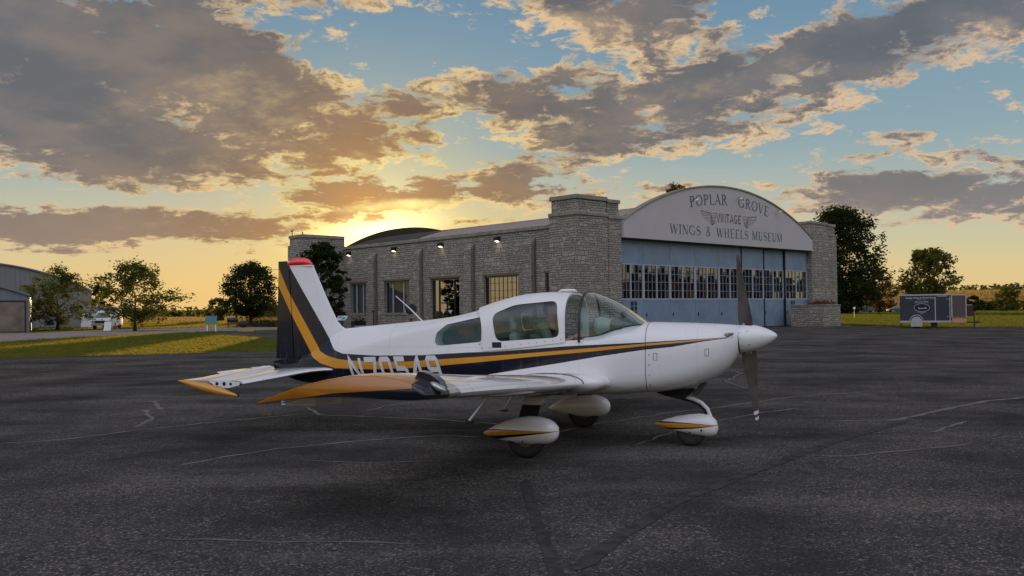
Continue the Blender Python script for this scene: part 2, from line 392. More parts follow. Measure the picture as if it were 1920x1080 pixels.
def sheet(name, poly, z, m, dense=0, **k):
    o = MB().add([(p[0], p[1], z) for p in poly], [tuple(range(len(poly)))]).build(name, m, recalc=False)
    if o.data.polygons[0].normal.z < 0: o.data.flip_normals()
    o['kind'] = 'structure'; return o
sheet('ground', [(-3500,-600),(3500,-600),(3500,5000),(-3500,5000)], -.012, M_grass)
def G(x, y): p = at_ground(x, y); return (p.x, p.y)
apron = [(-75, -40), (70, -40), (70, 56), (35.0, 61.6), (31.9, 63.2), (27.9, 63.6), (28.2, 67.5), (26.2, 69.0), (26, 72.2), (31, 82), (24, 78), (4, 62.5), (-7, 72), (-22, 77), (-24, 70), (-13, 52), (-9.74, 36.83), (-14.71, 34.91), (-18.86, 33.11), (-30, 28.6), (-75, 10)]
sheet('apron', apron, 0, M_asph)
sheet('road', [G(-120,646), G(0,641), G(130,633), G(250,627), G(330,624), (-22,83.5), (-16,90), (-21,101), G(515,613), G(420,613.5), G(250,617), G(150,620), G(60,624), G(-60,626), (-90,95)], -.004, M_road)
sheet('country_road', [(-400, 205), (600, 190), (600, 196), (-400, 212)], -.004, M_road)
sheet('meadow', [(-400, 112), (-28, 108), (-20, 128), (-30, 165), (-400, 170)], -.006, M_meadow)
sheet('crop_field', [(-900, 215), (-20, 215), (-20, 520), (-900, 560)], -.004, M_field)
# rising ground at the right with the ripe field, and far hills
hb = MB(); rings = []
for d, z in ((262, -.3), (300, .8), (420, 5.2), (620, 10.5), (760, 13.), (1000, 15)):
    rings.append([(x_, d, z*(1 if x_ > 60 else .35)+math.sin(x_*.01)*.4) for x_ in (-1500, -400, -200, -60, 60, 130, 260, 420, 700, 1500)])
hb.loft(rings, closed=False, caps=(False, False)); h = hb.build('field_hill', M_field, smooth=True); h['kind'] = 'structure'

# cracks and sealed joints in the apron
def crack(name, pts, w0, m, z=.004, wob=.03, seed=1, even=False):
    rnd = random.Random(seed); P = [at_ground(*p) for p in pts]; out = []; ws = []
    for i in range(len(P)-1):
        a, b = P[i], P[i+1]; n = max(3, int((b-a).length/.16))
        for k in range(n):
            t = k/n; q = a.lerp(b, t); out.append((q.x+rnd.uniform(-wob, wob), q.y+rnd.uniform(-wob, wob))); ws.append(w0*(rnd.uniform(.9, 1.1) if even else rnd.uniform(.6, 1.7)))
    out.append((P[-1].x, P[-1].y)); ws.append(w0*.3); ws[0] = w0*.3
    o = MB().ribbon(out, ws, lambda u, v: (u, v, z)).build(name, m, recalc=False)
    for p in o.data.polygons:
        if p.normal.z < 0: o.data.flip_normals()
        break
    o['kind'] = 'structure'
    return o
cracks = [ # one after another, light lines then tar lines
 ([(0,832),(120,825),(270,805),(400,792),(560,777)], .05), ([(255,802),(285,785),(272,770),(300,768),(290,752),(262,755)], .07),
 ([(330,875),(420,857),(520,842),(620,832),(740,822),(830,817),(900,820)], .05), ([(575,763),(600,778),(700,782),(820,787),(930,795),(1050,812)], .04),
 ([(690,770),(740,758),(810,752)], .035), ([(1040,812),(1120,795),(1250,775),(1340,765),(1480,745),(1620,735)], .045),
 ([(1340,790),(1420,775),(1500,765)], .035), ([(1560,790),(1680,788),(1760,770),(1850,752),(1960,742)], .08), ([(1740,812),(1815,790)], .05),
 ([(1530,855),(1590,855),(1700,845),(1820,832)], .05), ([(560,863),(700,868),(860,862)], .02), ([(1190,835),(1280,805),(1330,795)], .03),
 ([(300,1010),(520,1016),(800,1020)], .03), ([(1360,690),(1390,700),(1360,715),(1400,728)], .035), ([(1480,700),(1620,702),(1800,690)], .03)]
for i, (p, w_) in enumerate(cracks): crack('pavement_crack', p, w_, M_seal, .004, .025, i)
for i, (p, w_) in enumerate([([(985,900),(1000,960),(1030,1040),(1050,1100)], .07), ([(1080,1070),(1150,1015),(1260,945),(1400,890),(1560,830),(1700,790)], .10), ]):
    crack('tar_seal', p, w_*1.2, M_patch, .005, .008, 40+i, True)

# standing grass on the lawns: short translucent blades in tufts, one mass
def blade_mat(name, c1, c2, tr):
    m, nt, o = mat(name); co = obj_co(); g = nt.nodes.new('ShaderNodeNewGeometry'); r_ = S(g.outputs['Random Per Island']); n = noise(co, .35, 4, .6)
    c = mix(S.m('ADD', r_*.5, smooth(n, .35, .65)*.5), c1, c2)
    d = nt.nodes.new('ShaderNodeBsdfDiffuse'); setin(d.inputs[0], c); t = nt.nodes.new('ShaderNodeBsdfTranslucent'); setin(t.inputs[0], mix(.75, c, tr))
    mx = nt.nodes.new('ShaderNodeMixShader'); mx.inputs[0].default_value = .55; nt.links.new(d.outputs[0], mx.inputs[1]); nt.links.new(t.outputs[0], mx.inputs[2]); nt.links.new(mx.outputs[0], o.inputs[0]); return m
M_blade = blade_mat('grass_blades', (.05,.085,.015), (.10,.13,.025), (.38,.33,.06))
def inside(p, poly):
    c = False; n = len(poly)
    for i in range(n):
        (x0, y0), (x1, y1) = poly[i], poly[i-1]
        if (y0 > p[1]) != (y1 > p[1]) and p[0] < (x1-x0)*(p[1]-y0)/(y1-y0)+x0: c = not c
    return c
def lawn(label, poly, n, hgt, wd_, seed, avoid=(), mt=None, zf=lambda x, y: 0, name='grass'):
    rnd = random.Random(seed); m = MB(); xs_ = [p[0] for p in poly]; ys_ = [p[1] for p in poly]; k = 0
    while k < n:
        # denser close by: sample depth by its inverse
        t = rnd.random(); y = 1/(1/min(ys_)*(1-t)+1/max(ys_)*t); x = rnd.uniform(min(xs_), max(xs_))
        if not inside((x, y), poly) or any(inside((x, y), a) for a in avoid): 
            if rnd.random() < .002: k += 1
            continue
        k += 1; z0 = zf(x, y); s = max(1., y/45.); h = hgt*rnd.uniform(.55, 1.2)*s**.4; a = rnd.uniform(-.9, .9); w_ = wd_*s*rnd.uniform(.6, 1.3); c, sn = math.cos(a), math.sin(a); lean = rnd.gauss(0, .35)*h
        for q in (-1, 0, 1):
            bx_, by_ = x+q*w_*.5*c, y+q*w_*.5*sn
            m.add([(bx_-w_*.22*c, by_-w_*.22*sn, z0-.01), (bx_+w_*.22*c, by_+w_*.22*sn, z0-.01), (bx_+q*w_*.2+lean*.4, by_+lean, z0+h*rnd.uniform(.7, 1.1))], [(0,1,2)])
    o = m.build(name, mt or M_blade, recalc=False); tag(o, label, name.replace('_', ' '), kind='stuff')
road_poly = [G(-120,646), G(0,641), G(130,633), G(250,627), G(330,624), (-22,83.5), (-16,90), (-21,101), G(515,613), G(420,613.5), G(250,617), G(150,620), G(60,624), (-60,96), (-75,80)]
lawn('mown lawn between the asphalt and the road at the left', [(-50,17),(-30,28.4),(-18.86,32.9),(-14.71,34.7),(-9.8,36.7),(-12.6,51.5),(-24.2,70),(-22.2,77),(-24,83),(-32,75),(-60,58)], 30000, .075, .11, 71, (road_poly,))
lawn('mown lawn beyond the road at the left', [(-90,99),(-42,98),(-21,102),(-16,118),(-30,135),(-110,135)], 7000, .09, .16, 72, (road_poly,))
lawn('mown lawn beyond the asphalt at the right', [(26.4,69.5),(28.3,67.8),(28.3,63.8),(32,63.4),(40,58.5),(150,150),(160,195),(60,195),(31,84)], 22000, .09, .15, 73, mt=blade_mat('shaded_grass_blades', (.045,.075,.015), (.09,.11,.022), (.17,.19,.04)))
M_crop = blade_mat('ripe_crop', (.20,.15,.055), (.29,.21,.075), (.36,.27,.09))
lawn('ripe golden crop in the far left field', [(-330,215),(-40,215),(-60,380),(-420,380)], 7000, .35, .45, 74, mt=M_crop, name='crop')
hz = tab([(262,-.3),(300,.8),(420,5.2),(620,10.5),(760,13.),(1000,15)])
lawn('ripe golden crop on the rising field at the right', [(60,262),(190,262),(460,740),(110,740)], 9000, .35, .5, 75, mt=M_crop, zf=lambda x, y: hz(y), name='crop')
lawn('rough meadow grass beyond the road at the left', [(-130,135),(-30,135),(-40,205),(-200,205)], 6000, .22, .28, 76, mt=blade_mat('meadow_blades', (.10,.10,.03), (.20,.16,.05), (.42,.32,.07)), name='meadow_grass')

# ------------------------------------------------------------------ the stone hangar museum; X along the facade, Y back along the side wall
mus = empty('museum_hangar', (5.731, 56.96, 0), .7489)
tag(mus, 'stone museum hangar with arched white sign gable and blue sliding doors', 'hangar')
BR, BC = 24.8, (14., 10.38-24.8)
def arc_z(a, r=BR): return BC[1] + math.sqrt(max(0, r*r-(a-BC[0])**2))
def pier(name, blocks, caps_, bands):
    m = MB()
    for b in blocks: m.box(*b)
    o = m.build(name, M_stone, mus)
    k = MB()
    for c in caps_: k.box(*c)
    bevel(k.build('pier_cap', M_cap, o), .03)
    if bands:
        k = MB()
        for c in bands: k.box(*c)
        bevel(k.build('string_course', M_cap, o), .04)
    return o
pier('stone_pier', [((-2.30,0,-.05),(.60,2.4,7.5)), ((-2.18,.12,7.5),(.60,2.3,8.45)), ((.72,.06,-.05),(1.98,2.4,7.42)), ((.72,.16,7.42),(1.86,2.3,8.38)), ((.55,.32,-.05),(.75,2.2,8.36))],
     [((-2.28,.02,8.45),(.66,2.4,8.72)), ((.68,.06,8.38),(1.96,2.38,8.62))], [((-2.38,-.08,7.42),(.62,2.44,7.66)), ((.70,-.02,7.34),(2.06,2.44,7.58))])
pier('stone_pier', [((26.32,0,-.05),(29.2,2.4,7.7)), ((26.42,.10,7.7),(29.2,2.3,8.5)), ((29.32,.05,-.05),(30.72,2.4,7.62)), ((29.32,.14,7.62),(30.6,2.3,8.42)), ((29.1,.32,-.05),(29.4,2.2,8.4))],
     [((26.34,.02,8.5),(29.26,2.4,8.72)), ((29.28,.06,8.42),(30.7,2.38,8.64))], [((29.30,-.01,7.56),(30.80,2.44,7.72))])
# side wall with openings
SA = -1.8
openings = [(3.0,3.32,1.45,3.92),(5.88,9.36,1.4,3.92),(12.04,15.41,.0,3.94),(18.06,21.44,1.4,3.94),(24.0,26.3,1.42,3.92)]
ys = sorted({2.4, 27.3, *[v for o_ in openings for v in o_[:2]]}); zs = sorted({-.05, 6.78, *[v for o_ in openings for v in o_[2:]]})
m = MB()
for i in range(len(ys)-1):
    for j in range(len(zs)-1):
        cy, cz = (ys[i]+ys[i+1])/2, (zs[j]+zs[j+1])/2
        if any(o_[0] < cy < o_[1] and o_[2]-.06 < cz < o_[3] for o_ in openings): continue
        m.add([(SA,ys[i],zs[j]),(SA,ys[i+1],zs[j]),(SA,ys[i+1],zs[j+1]),(SA,ys[i],zs[j+1])], [(0,3,2,1)])
for y0, y1, z0, z1 in openings:
    d = SA+.34
    m.add([(SA,y0,z0),(d,y0,z0),(d,y0,z1),(SA,y0,z1)], [(0,1,2,3)]); m.add([(SA,y1,z0),(d,y1,z0),(d,y1,z1),(SA,y1,z1)], [(3,2,1,0)])
    m.add([(SA,y0,z1),(SA,y1,z1),(d,y1,z1),(d,y0,z1)], [(0,1,2,3)]); m.add([(SA,y0,z0),(SA,y1,z0),(d,y1,z0),(d,y0,z0)], [(3,2,1,0)])
m.add([(SA,2.4,6.78),(SA,27.3,6.78),(SA+.5,27.3,6.78),(SA+.5,2.4,6.78)], [(0,1,2,3)])
m.add([(SA+.5,2.4,4),(SA+.5,27.3,4),(SA+.5,27.3,6.78),(SA+.5,2.4,6.78)], [(0,1,2,3)])
side = m.build('side_wall', M_stone, mus, recalc=False)
bevel(MB().box((SA-.10,2.42,6.78),(SA+.6,27.28,7.04)).build('coping', M_cap, side), .03)
for y in (4.35, 10.5, 16.5, 22.55):
    m = MB().prism([(SA-.001,-.05),(SA-.26,-.05),(SA-.26,5.85),(SA-.001,6.25)], y-.03, y+.75)
    p = m.build('buttress', M_stone, mus)
    m = MB().prism([(SA-.002,0),(SA-.20,0),(SA-.20,5.75),(SA-.16,6.05),(SA-.002,6.28)], y-.22, y-.034)
    m.build('flank_strip', M_brown, p)  # narrow dark brown strip along one flank of the buttress
# rear wing walls, roof
m = MB().box((0,27.3,-.05),(28,37.8,5.0)); m.box((29.8,2.4,-.05),(29.9,27.3,4.9)); m.build('rear_wall', M_stone, mus)
def barrel(y0, y1, a0, a1, r, th=.12, n=44, name='roof', mt=M_roof, seams=0, dz=-.90):
    m = MB(); o_, i_ = [], []
    for k in range(n+1):
        a = a0+(a1-a0)*k/n; o_.append((a, arc_z(a, r)+dz)); i_.append((a, arc_z(a, r)+dz-th))
    m.prism(o_+i_[::-1], y0, y1)
    if seams:
        y = y0+.3
        while y < y1:
            m.prism([(p[0], p[1]+.035) for p in o_]+[(p[0], p[1]-.02) for p in o_[::-1]], y, y+.04); y += seams
    return m.build(name, mt, mus)
barrel(.32, 27.0, -1.6, 29.6, BR-.02, seams=.9)
barrel(27.0, 38., -1.2, 29.2, BR+.02, name='rear_roof', mt=M_roofd)
rg = [(3.0+23.0*k/50, 10.35-18.8+math.sqrt(18.8**2-(3.0+23.0*k/50-14.5)**2)) for k in range(51)]
MB().prism(rg+[(26.0, 4.0), (3.0, 4.0)], 37.7, 38.2).build('rear_gable', M_roofd, mus)
# far stair tower projecting from the side wall
ft = pier('stone_tower', [((-5.7,27.3,-.05),(-1.7,29.35,7.66)), ((-5.8,27.22,-.05),(-5.3,29.5,7.1))], [((-5.78,27.22,7.66),(-1.72,29.42,7.93))], [])
# sign gable
arc = [(2.0+24.3*k/60, 0) for k in range(61)]
poly = [(a, arc_z(a)+.03) for a, _ in arc] + [(26.3, 6.2), (2.0, 6.2)]
gable = MB().prism(poly, -.12, .25).build('sign_gable', M_signw, mus)
MB().prism([(a, arc_z(a)+.13) for a, _ in arc]+[(a, arc_z(a)+.032) for a, _ in arc[::-1]], -.20, .34).build('gable_edge', M_cap, gable)
MB().box((2.0,-.05,6.12),(26.3,.6,6.198)).build('door_head', M_dark, mus)
# ---- sliding doors
DZ0, DZ1 = 2.20, 4.50
seams = [2.0, 4.62, 7.55, 10.5, 13.45, 16.45, 19.6, 22.75, 26.3]
M_dglass = glass('door_glass', (.16,.15,.15), 3.6)
for i in range(8):
    a0, a1 = seams[i]+.012, seams[i+1]-.012
    if i >= 4: a1 -= .07
    b = .42 if i < 5 else (.42, .54, .42)[i-5]
    leaf = MB().box((a0,b,.06),(a1,b+.1,DZ0)).build('sliding_door', M_blue, mus)
    MB().box((a0,b,DZ1),(a1,b+.1,6.12)).build('upper_panel', M_blue, leaf)
    f = MB(); h = (a0+a1)/2
    for u in (a0, h-.06, a1-.09): f.box((u,b-.03,DZ0+.002),(u+.10,b+.07,DZ1-.002))
    f.box((a0,b-.025,DZ0-.05),(a1,b-.002,DZ0+.04)); f.box((a0,b-.025,DZ1-.03),(a1,b-.002,DZ1+.03))
    fr = f.build('window_frame', M_bluelt, leaf)
    mu = MB()
    for s0, s1 in ((a0+.10, h-.06), (h+.04, a1-.09)):
        for k in (1, 2): u = s0+(s1-s0)*k/3; mu.box((u-.02,b-.012,DZ0+.04),(u+.02,b+.04,DZ1-.03))
        for k in (1, 2, 3): z = DZ0+(DZ1-DZ0)*k/4; mu.box((s0,b-.010,z-.02),(s1,b+.038,z+.02))
    mu.build('muntins', M_muntin, leaf)
    # panes a degree or so out of true, so reflections break from pane to pane
    g = MB(); rnd = random.Random(i)
    for s0, s1 in ((a0+.10, h-.06), (h+.04, a1-.09)):
        for k in range(3):
            for q in range(4):
                u0, u1 = s0+(s1-s0)*k/3, s0+(s1-s0)*(k+1)/3; z0, z1 = DZ0+(DZ1-DZ0)*q/4, DZ0+(DZ1-DZ0)*(q+1)/4
                dx_, dz_ = rnd.gauss(0, .0025), rnd.gauss(0, .002)
                g.add([(u0,b+.03-dx_,z0-.0-dz_*0),(u1,b+.03+dx_,z0),(u1,b+.03+dx_+dz_,z1),(u0,b+.03-dx_+dz_,z1)], [(0,1,2,3)])
    g.build('glass', M_dglass, leaf, recalc=False)
    hb_ = MB().box((a0+.25,b-.05,1.02),(a0+.32,b-.002,1.24)); 
    hb_.build('handle', M_black, leaf)
    if i in (0, 7):
        u = 3.28 if i == 0 else 23.6
        d = MB().box((u,b-.02,1.08),(u+.62,b-.002,2.04)); wf = d.build('wicket_window', M_black, leaf)
        k = MB().box((u+.29,b-.03,1.08),(u+.33,b-.021,2.04))
        for z in (1.4, 1.72): k.box((u,b-.03,z-.015),(u+.289,b-.021,z+.015)).box((u+.331,b-.03,z-.015),(u+.62,b-.021,z+.015))
        k.build('bars', M_bluelt, leaf)
for i, a in enumerate((16.40, 19.55, 22.70)):
    MB().box((a,.38,.06),(a+.10,.66,6.1)).build('door_gap_post', M_dark, mus)
MB().box((2.0,.3,-.03),(26.3,.75,.05)).build('door_track', M_dark, mus)
# ---- hangar interior seen dimly through the glass
MB().box((2.0,7.2,0),(26.3,7.3,6.0)).build('inner_partition', M_inter, mus)
MB().add([(2,.7,.01),(26.3,.7,.01),(26.3,7.2,.01),(2,7.2,.01)], [(0,1,2,3)]).build('inner_floor', M_inter, mus)
MB().add([(2,.7,5.9),(26.3,.7,5.9),(26.3,7.2,5.9),(2,7.2,5.9)], [(0,1,2,3)]).build('inner_ceiling', M_inter, mus)
# ---- windows of the side wall
def window(y0, y1, z0, z1, kind):
    d = SA+.26; fr = MB(); mt = M_white if kind == 'blind' else M_black
    for y in ((y0, y1-.07) if kind != 'slit' else (y0, y1-.04)): fr.box((d-.05,y+.001,z0+.001),(d+.05,y+(.07 if kind != 'slit' else .04)-.001,z1-.001))
    fr.box((d-.052,y0+.001,z0+.001),(d+.052,y1-.001,z0+.06)); fr.box((d-.052,y0+.001,z1-.06),(d+.052,y1-.001,z1-.001))
    if kind == 'blind':
        for k in (1, 2): y = y0+(y1-y0)*(.30 if k == 1 else .72); fr.box((d-.053,y-.05,z0+.06),(d+.053,y+.05,z1-.06))
    if kind == 'door':
        for y in (y0+.8, y1-.78): fr.box((d-.055,y-.05,z0+.06),(d+.05,y+.05,z1-.06))
        fr.box((d-.054,y0+.85,2.1),(d+.05,y1-.83,2.18)); fr.box((d-.054,(y0+y1)/2-.03,.0),(d+.05,(y0+y1)/2+.03,2.1))
    if kind == 'grid':
        for k in range(1, 8): y = y0+(y1-y0)*k/8; fr.box((d-.03,y-.012,z0+.06),(d+.03,y+.012,z1-.06))
        for k in range(1, 5): z = z0+(z1-z0)*k/5; fr.box((d-.028,y0+.07,z-.012),(d+.028,y1-.07,z+.012))
    if kind == 'blind': fr.mi = [0 if i < 24 else 1 for i in range(len(fr.f))]; mt = [M_muntin, M_bluelt]
    w_ = fr.build('entrance_door' if kind == 'door' else 'window', mt, mus)
    M_g = {'blind': M_wblind, 'grid': M_wgold, 'door': M_wdoor, 'slit': M_wdoor}[kind]
    MB().add([(d,y0,z0),(d,y1,z0),(d,y1,z1),(d,y0,z1)], [(0,1,2,3)]).build('glass', M_g, w_)
    if kind == 'blind':
        b = MB(); n = 22
        for k in range(n):
            yy = y0+.08+(y1-y0-.16)*k/n; b.add([(d+.10,yy,z0+.1),(d+.13,yy+.12,z0+.1),(d+.13,yy+.12,z1-.06),(d+.10,yy,z1-.06)], [(0,1,2,3)])
        b.build('blind', M_blindm, w_)
    MB().box((d+.4,y0-.3,z0-.2),(d+.45,y1+.3,z1+.3)).build('dark_room', M_inter, w_)
    if kind != 'door': MB().box((SA-.06,y0-.05,z0-.12),(SA+.16,y1+.05,z0-.004)).build('sill', M_cap, w_)
    MB().box((SA-.012,y0-.1,z1+.004),(SA-.002,y1+.1,z1+.16)).build('lintel', M_brown, w_)
    return w_
M_wblind = glass('blinds_glass', (.6,.6,.6), 1.2); M_wgold = glass('coated_glass', (.2,.19,.16), 7.); M_wdoor = glass('entrance_glass', (.2,.2,.2), 7.)
M_blindm = simple('vertical_blind', (.30,.30,.29), .8)
ent = None
for (y0, y1, z0, z1), k in zip(openings, ('slit', 'grid', 'door', 'blind', 'blind')):
    w_ = window(y0, y1, z0, z1, k)
    if k == 'door': ent = w_
# winged emblems on the entrance glass
for yc in (13.35, 14.15):
    e = MB(); d = SA+.20
    fn = lambda u, v: (d, yc-u, 1.45+v)
    for s in (-1, 1):
        for k in range(3): e.ribbon([(s*.03, .10-k*.05), (s*.14, .13-k*.05), (s*.26-s*k*.05, .16-k*.06)], [.05, .045, .01], fn)
    e.ribbon([(0, .22), (0, -.12)], [.02, .08], fn); e.build('emblem', M_white, ent, recalc=False)
# wall lamps
M_lampglow = emissive('lamp_lens_glow', (1, .86, .58), 6.)
for y in (7.77, 13.97, 19.86, 26.30):
    lp = MB().prism([(SA-.002,6.25),(SA-.30,6.32),(SA-.33,6.52),(SA-.002,6.60)], y-.17, y+.17).build('wall_lamp', M_black, mus)
    MB().add([(SA-.05,y-.14,6.252),(SA-.27,y-.14,6.31),(SA-.27,y+.14,6.31),(SA-.05,y+.14,6.252)], [(0,1,2,3)]).build('lamp_lens', M_lampglow, lp).location = (0,0,-.03)
    ld = bpy.data.lights.new('wall_lamp_light', 'SPOT'); ld.energy = 2.5; ld.spot_size = R(120); ld.spot_blend = .8; ld.color = (1,.82,.5); ld.shadow_soft_size = .08
    lo = bpy.data.objects.new('wall_lamp_light', ld); COL.objects.link(lo); lo.parent = mus; lo.location = (SA-.3, y, 6.15); lo.rotation_euler = (0, R(-18), 0)
# small instrument mast and round vent on the far tower
m = MB().tube([(-5.55,29.2,7.9),(-5.55,29.2,8.25)], .03, 6); m.build('antenna_mast', M_black, mus)
m = MB(); m.loft([[(-5.55+r_*math.cos(t), 29.2+r_*math.sin(t)*.5, 8.35+h_) for t in [k*math.pi/5 for k in range(10)]] for r_, h_ in ((.04,-.12),(.13,-.08),(.16,0),(.12,.1),(.04,.13))]); m.build('roof_vent', M_galv, mus, smooth=True)
MB().tube([(-4.7,29.0,7.9),(-4.7,29.0,8.3)], .045, 6).build('antenna_mast', M_black, mus)

# ---- lettering: strokes of thick and thin with serifs
def earc(cx, cy, rx, ry, a0, a1, n=12): return [(cx+rx*math.cos(R(a0+(a1-a0)*k/n)), cy+ry*math.sin(R(a0+(a1-a0)*k/n))) for k in range(n+1)]
TK, TN = .17, .065
def bowl_w(n, thick=TK, thin=TN): return [thin+(thick-thin)*math.sin(math.pi*k/n) for k in range(n+1)]
def serif_glyph(ch):
    """strokes as (points, width); glyph height 1; returns strokes, advance"""
    st = []; T = lambda *p, w=TK: st.append((list(p), w)); N = lambda *p: st.append((list(p), TN))
    sf = lambda x, y, h=.15: st.append(([(x-h, y), (x+h, y)], .05))
    e = .025
    if ch == 'P': T((.17,0),(.17,1)); st.append((earc(.22,.74,.36,.24,90,-90), bowl_w(12))); sf(.17,e); sf(.13,1-e,.12); adv = .68
    elif ch == 'F': T((.17,0),(.17,1)); N((.17,1-e),(.62,1-e)); N((.17,.52),(.48,.52)); st.append(([(.62,1),(.62,.78)], .05)); sf(.17,e); adv = .66
    elif ch == 'R': T((.17,0),(.17,1)); st.append((earc(.22,.76,.33,.22,90,-90), bowl_w(12))); T((.36,.52),(.68,.02), w=.15); sf(.17,e); sf(.13,1-e,.12); sf(.70,e,.09); adv = .80
    elif ch in 'OG':
        a0, a1 = (0, 360) if ch == 'O' else (40, 325)
        pts = earc(.42,.5,.36,.48,a0,a1,28); st.append((pts, [TN+(TK-TN)*abs(math.cos(R(a0+(a1-a0)*k/28)))**1.3 for k in range(29)])); adv = .86
        if ch == 'G': T((.72,.06),(.72,.42), w=.13); sf(.70,.42,.13); st.append(([(.70,.98),(.70,.74)], .05))
    elif ch == 'L': T((.17,0),(.17,1)); N((.17,e),(.60,e)); st.append(([(.60,0),(.60,.24)], .05)); sf(.17,1-e); adv = .64
    elif ch == 'A': N((.08,0),(.38,1)); T((.38,1),(.68,0)); N((.20,.36),(.55,.36)); sf(.08,e,.1); sf(.68,e,.12); adv = .80
    elif ch == 'V': T((.08,1),(.38,0)); N((.38,0),(.68,1)); sf(.08,1-e,.12); sf(.68,1-e,.1); adv = .78
    elif ch == 'W': T((.08,1),(.32,0)); N((.32,0),(.52,1)); T((.52,1),(.76,0)); N((.76,0),(.98,1)); sf(.08,1-e,.12); sf(.98,1-e,.1); adv = 1.08
    elif ch == 'E':
        T((.17,0),(.17,1)); N((.17,1-e),(.58,1-e)); N((.17,.52),(.46,.52)); N((.17,e),(.62,e)); st.append(([(.58,1),(.58,.80)], .05)); st.append(([(.62,0),(.62,.22)], .05)); st.append(([(.46,.60),(.46,.44)], .05)); sf(.14,e,.1); sf(.14,1-e,.1); adv = .70
    elif ch == 'I': T((.17,0),(.17,1)); sf(.17,e); sf(.17,1-e); adv = .36
    elif ch == 'N': N((.12,0),(.12,1)); T((.12,1),(.64,0)); N((.64,0),(.64,1)); sf(.12,e,.1); sf(.08,1-e,.1); sf(.64,1-e,.1); adv = .80
    elif ch == 'S': 
        pts = earc(.32,.74,.22,.23,30,250,14)+earc(.32,.27,.24,.24,80,-150,14)
        n = len(pts); st.append((pts, [TN+(TK-TN)*math.exp(-((k/(n-1)-.5)/.22)**2) for k in range(n)])); st.append(([(.54,.98),(.54,.74)], .05)); st.append(([(.09,.02),(.09,.28)], .05)); adv = .66
    elif ch == 'H': T((.17,0),(.17,1)); T((.66,0),(.66,1)); N((.17,.52),(.66,.52)); [sf(x, y, .13) for x in (.17,.66) for y in (e, 1-e)]; adv = .86
    elif ch == 'M': N((.12,0),(.14,1)); T((.14,1),(.46,.02)); N((.46,.02),(.78,1)); T((.78,1),(.80,0)); sf(.12,e,.09); sf(.80,e,.12); sf(.10,1-e,.08); sf(.84,1-e,.09); adv = .98
    elif ch == 'U': st.append(([(.17,1),(.17,.35)]+earc(.40,.30,.23,.29,180,360,12)[1:]+[(.63,.35),(.63,1)], [TK]*2+[TK-(TK-TN)*k/11 for k in range(12)]+[TN]*2)); sf(.17,1-e); sf(.63,1-e,.1); adv = .80
    elif ch == '&':
        st.append(([(.74,.02),(.30,.62)]+earc(.40,.80,.15,.18,200,-40,12)+[(.46,.62),(.20,.42)]+earc(.32,.24,.22,.23,130,300,12)+[(.62,.24),(.72,.46)], .10)); sf(.72,.48,.08); adv = .86
    else: adv = .42
    return st, adv
def lay(text, u0, u1, base, h, fn_place, name, mt, parent, gf=serif_glyph, gap=.06):
    adv = [gf(c)[1]+gap for c in text]; k = (u1-u0)/sum(adv); m = MB(); u = u0
    for c, a in zip(text, adv):
        for pts, wd in gf(c)[0]:
            ww = [q*(k+h)/2 for q in wd] if isinstance(wd, list) else wd*(k+h)/2
            m.ribbon([(x*k, y*h) for x, y in pts], ww, lambda x, y, u=u, a=a: fn_place(u, x, y, a*k))
        u += a*k
    return m.build(name, mt, parent, recalc=False)
SF = -.124
def on_arc(u, x, y, adv):                    # letters along the top arc, each turned with it
    r = 27.; c = 14.25; mid_ = u+adv/2; th = (mid_-c)/r; zb = 9.12-r+math.sqrt(r*r-(mid_-c)**2)
    x -= adv/2; return (mid_+x*math.cos(th)+y*math.sin(th), SF, zb-x*math.sin(th)+y*math.cos(th))
lay('POPLAR', 9.3, 14.0, 0, .76, on_arc, 'lettering', M_letter, gable)
lay('GROVE', 15.35, 19.6, 0, .76, on_arc, 'lettering', M_letter, gable)
for wd_, u0, u1 in (('WINGS', 6.9, 10.62), ('&', 11.1, 11.85), ('WHEELS', 12.45, 16.75), ('MUSEUM', 17.15, 21.6)):
    lay(wd_, u0, u1, 6.72, .66, lambda u, x, y, a: (u+x, SF, 6.71+y), 'lettering', M_letter, gable, gap=.08)
def sans_glyph(ch):
    b = .115
    G_ = {'V': ([[(.05,1),(.3,0),(.55,1)]], .6), 'I': ([[(.1,0),(.1,1)]], .22), 'N': ([[(.08,0),(.08,1),(.5,0),(.5,1)]], .6), 'T': ([[(.0,.93),(.54,.93)],[(.27,0),(.27,1)]], .56),
          'A': ([[(.03,0),(.3,1),(.57,0)],[(.14,.3),(.46,.3)]], .62), 'G': ([earc(.32,.5,.25,.44,50,310,16)+[(.52,.42),(.34,.42)]], .64), 'E': ([[(.52,.93),(.1,.93),(.1,.07),(.52,.07)],[(.1,.5),(.44,.5)]], .58)}
    s, a = G_[ch]; return [(p, b) for p in s], a
lay('VINTAGE', 12.5, 15.78, 7.81, .66, lambda u, x, y, a: (u+x, SF, 7.80+y), 'lettering', M_inkl, gable, sans_glyph, gap=.08)
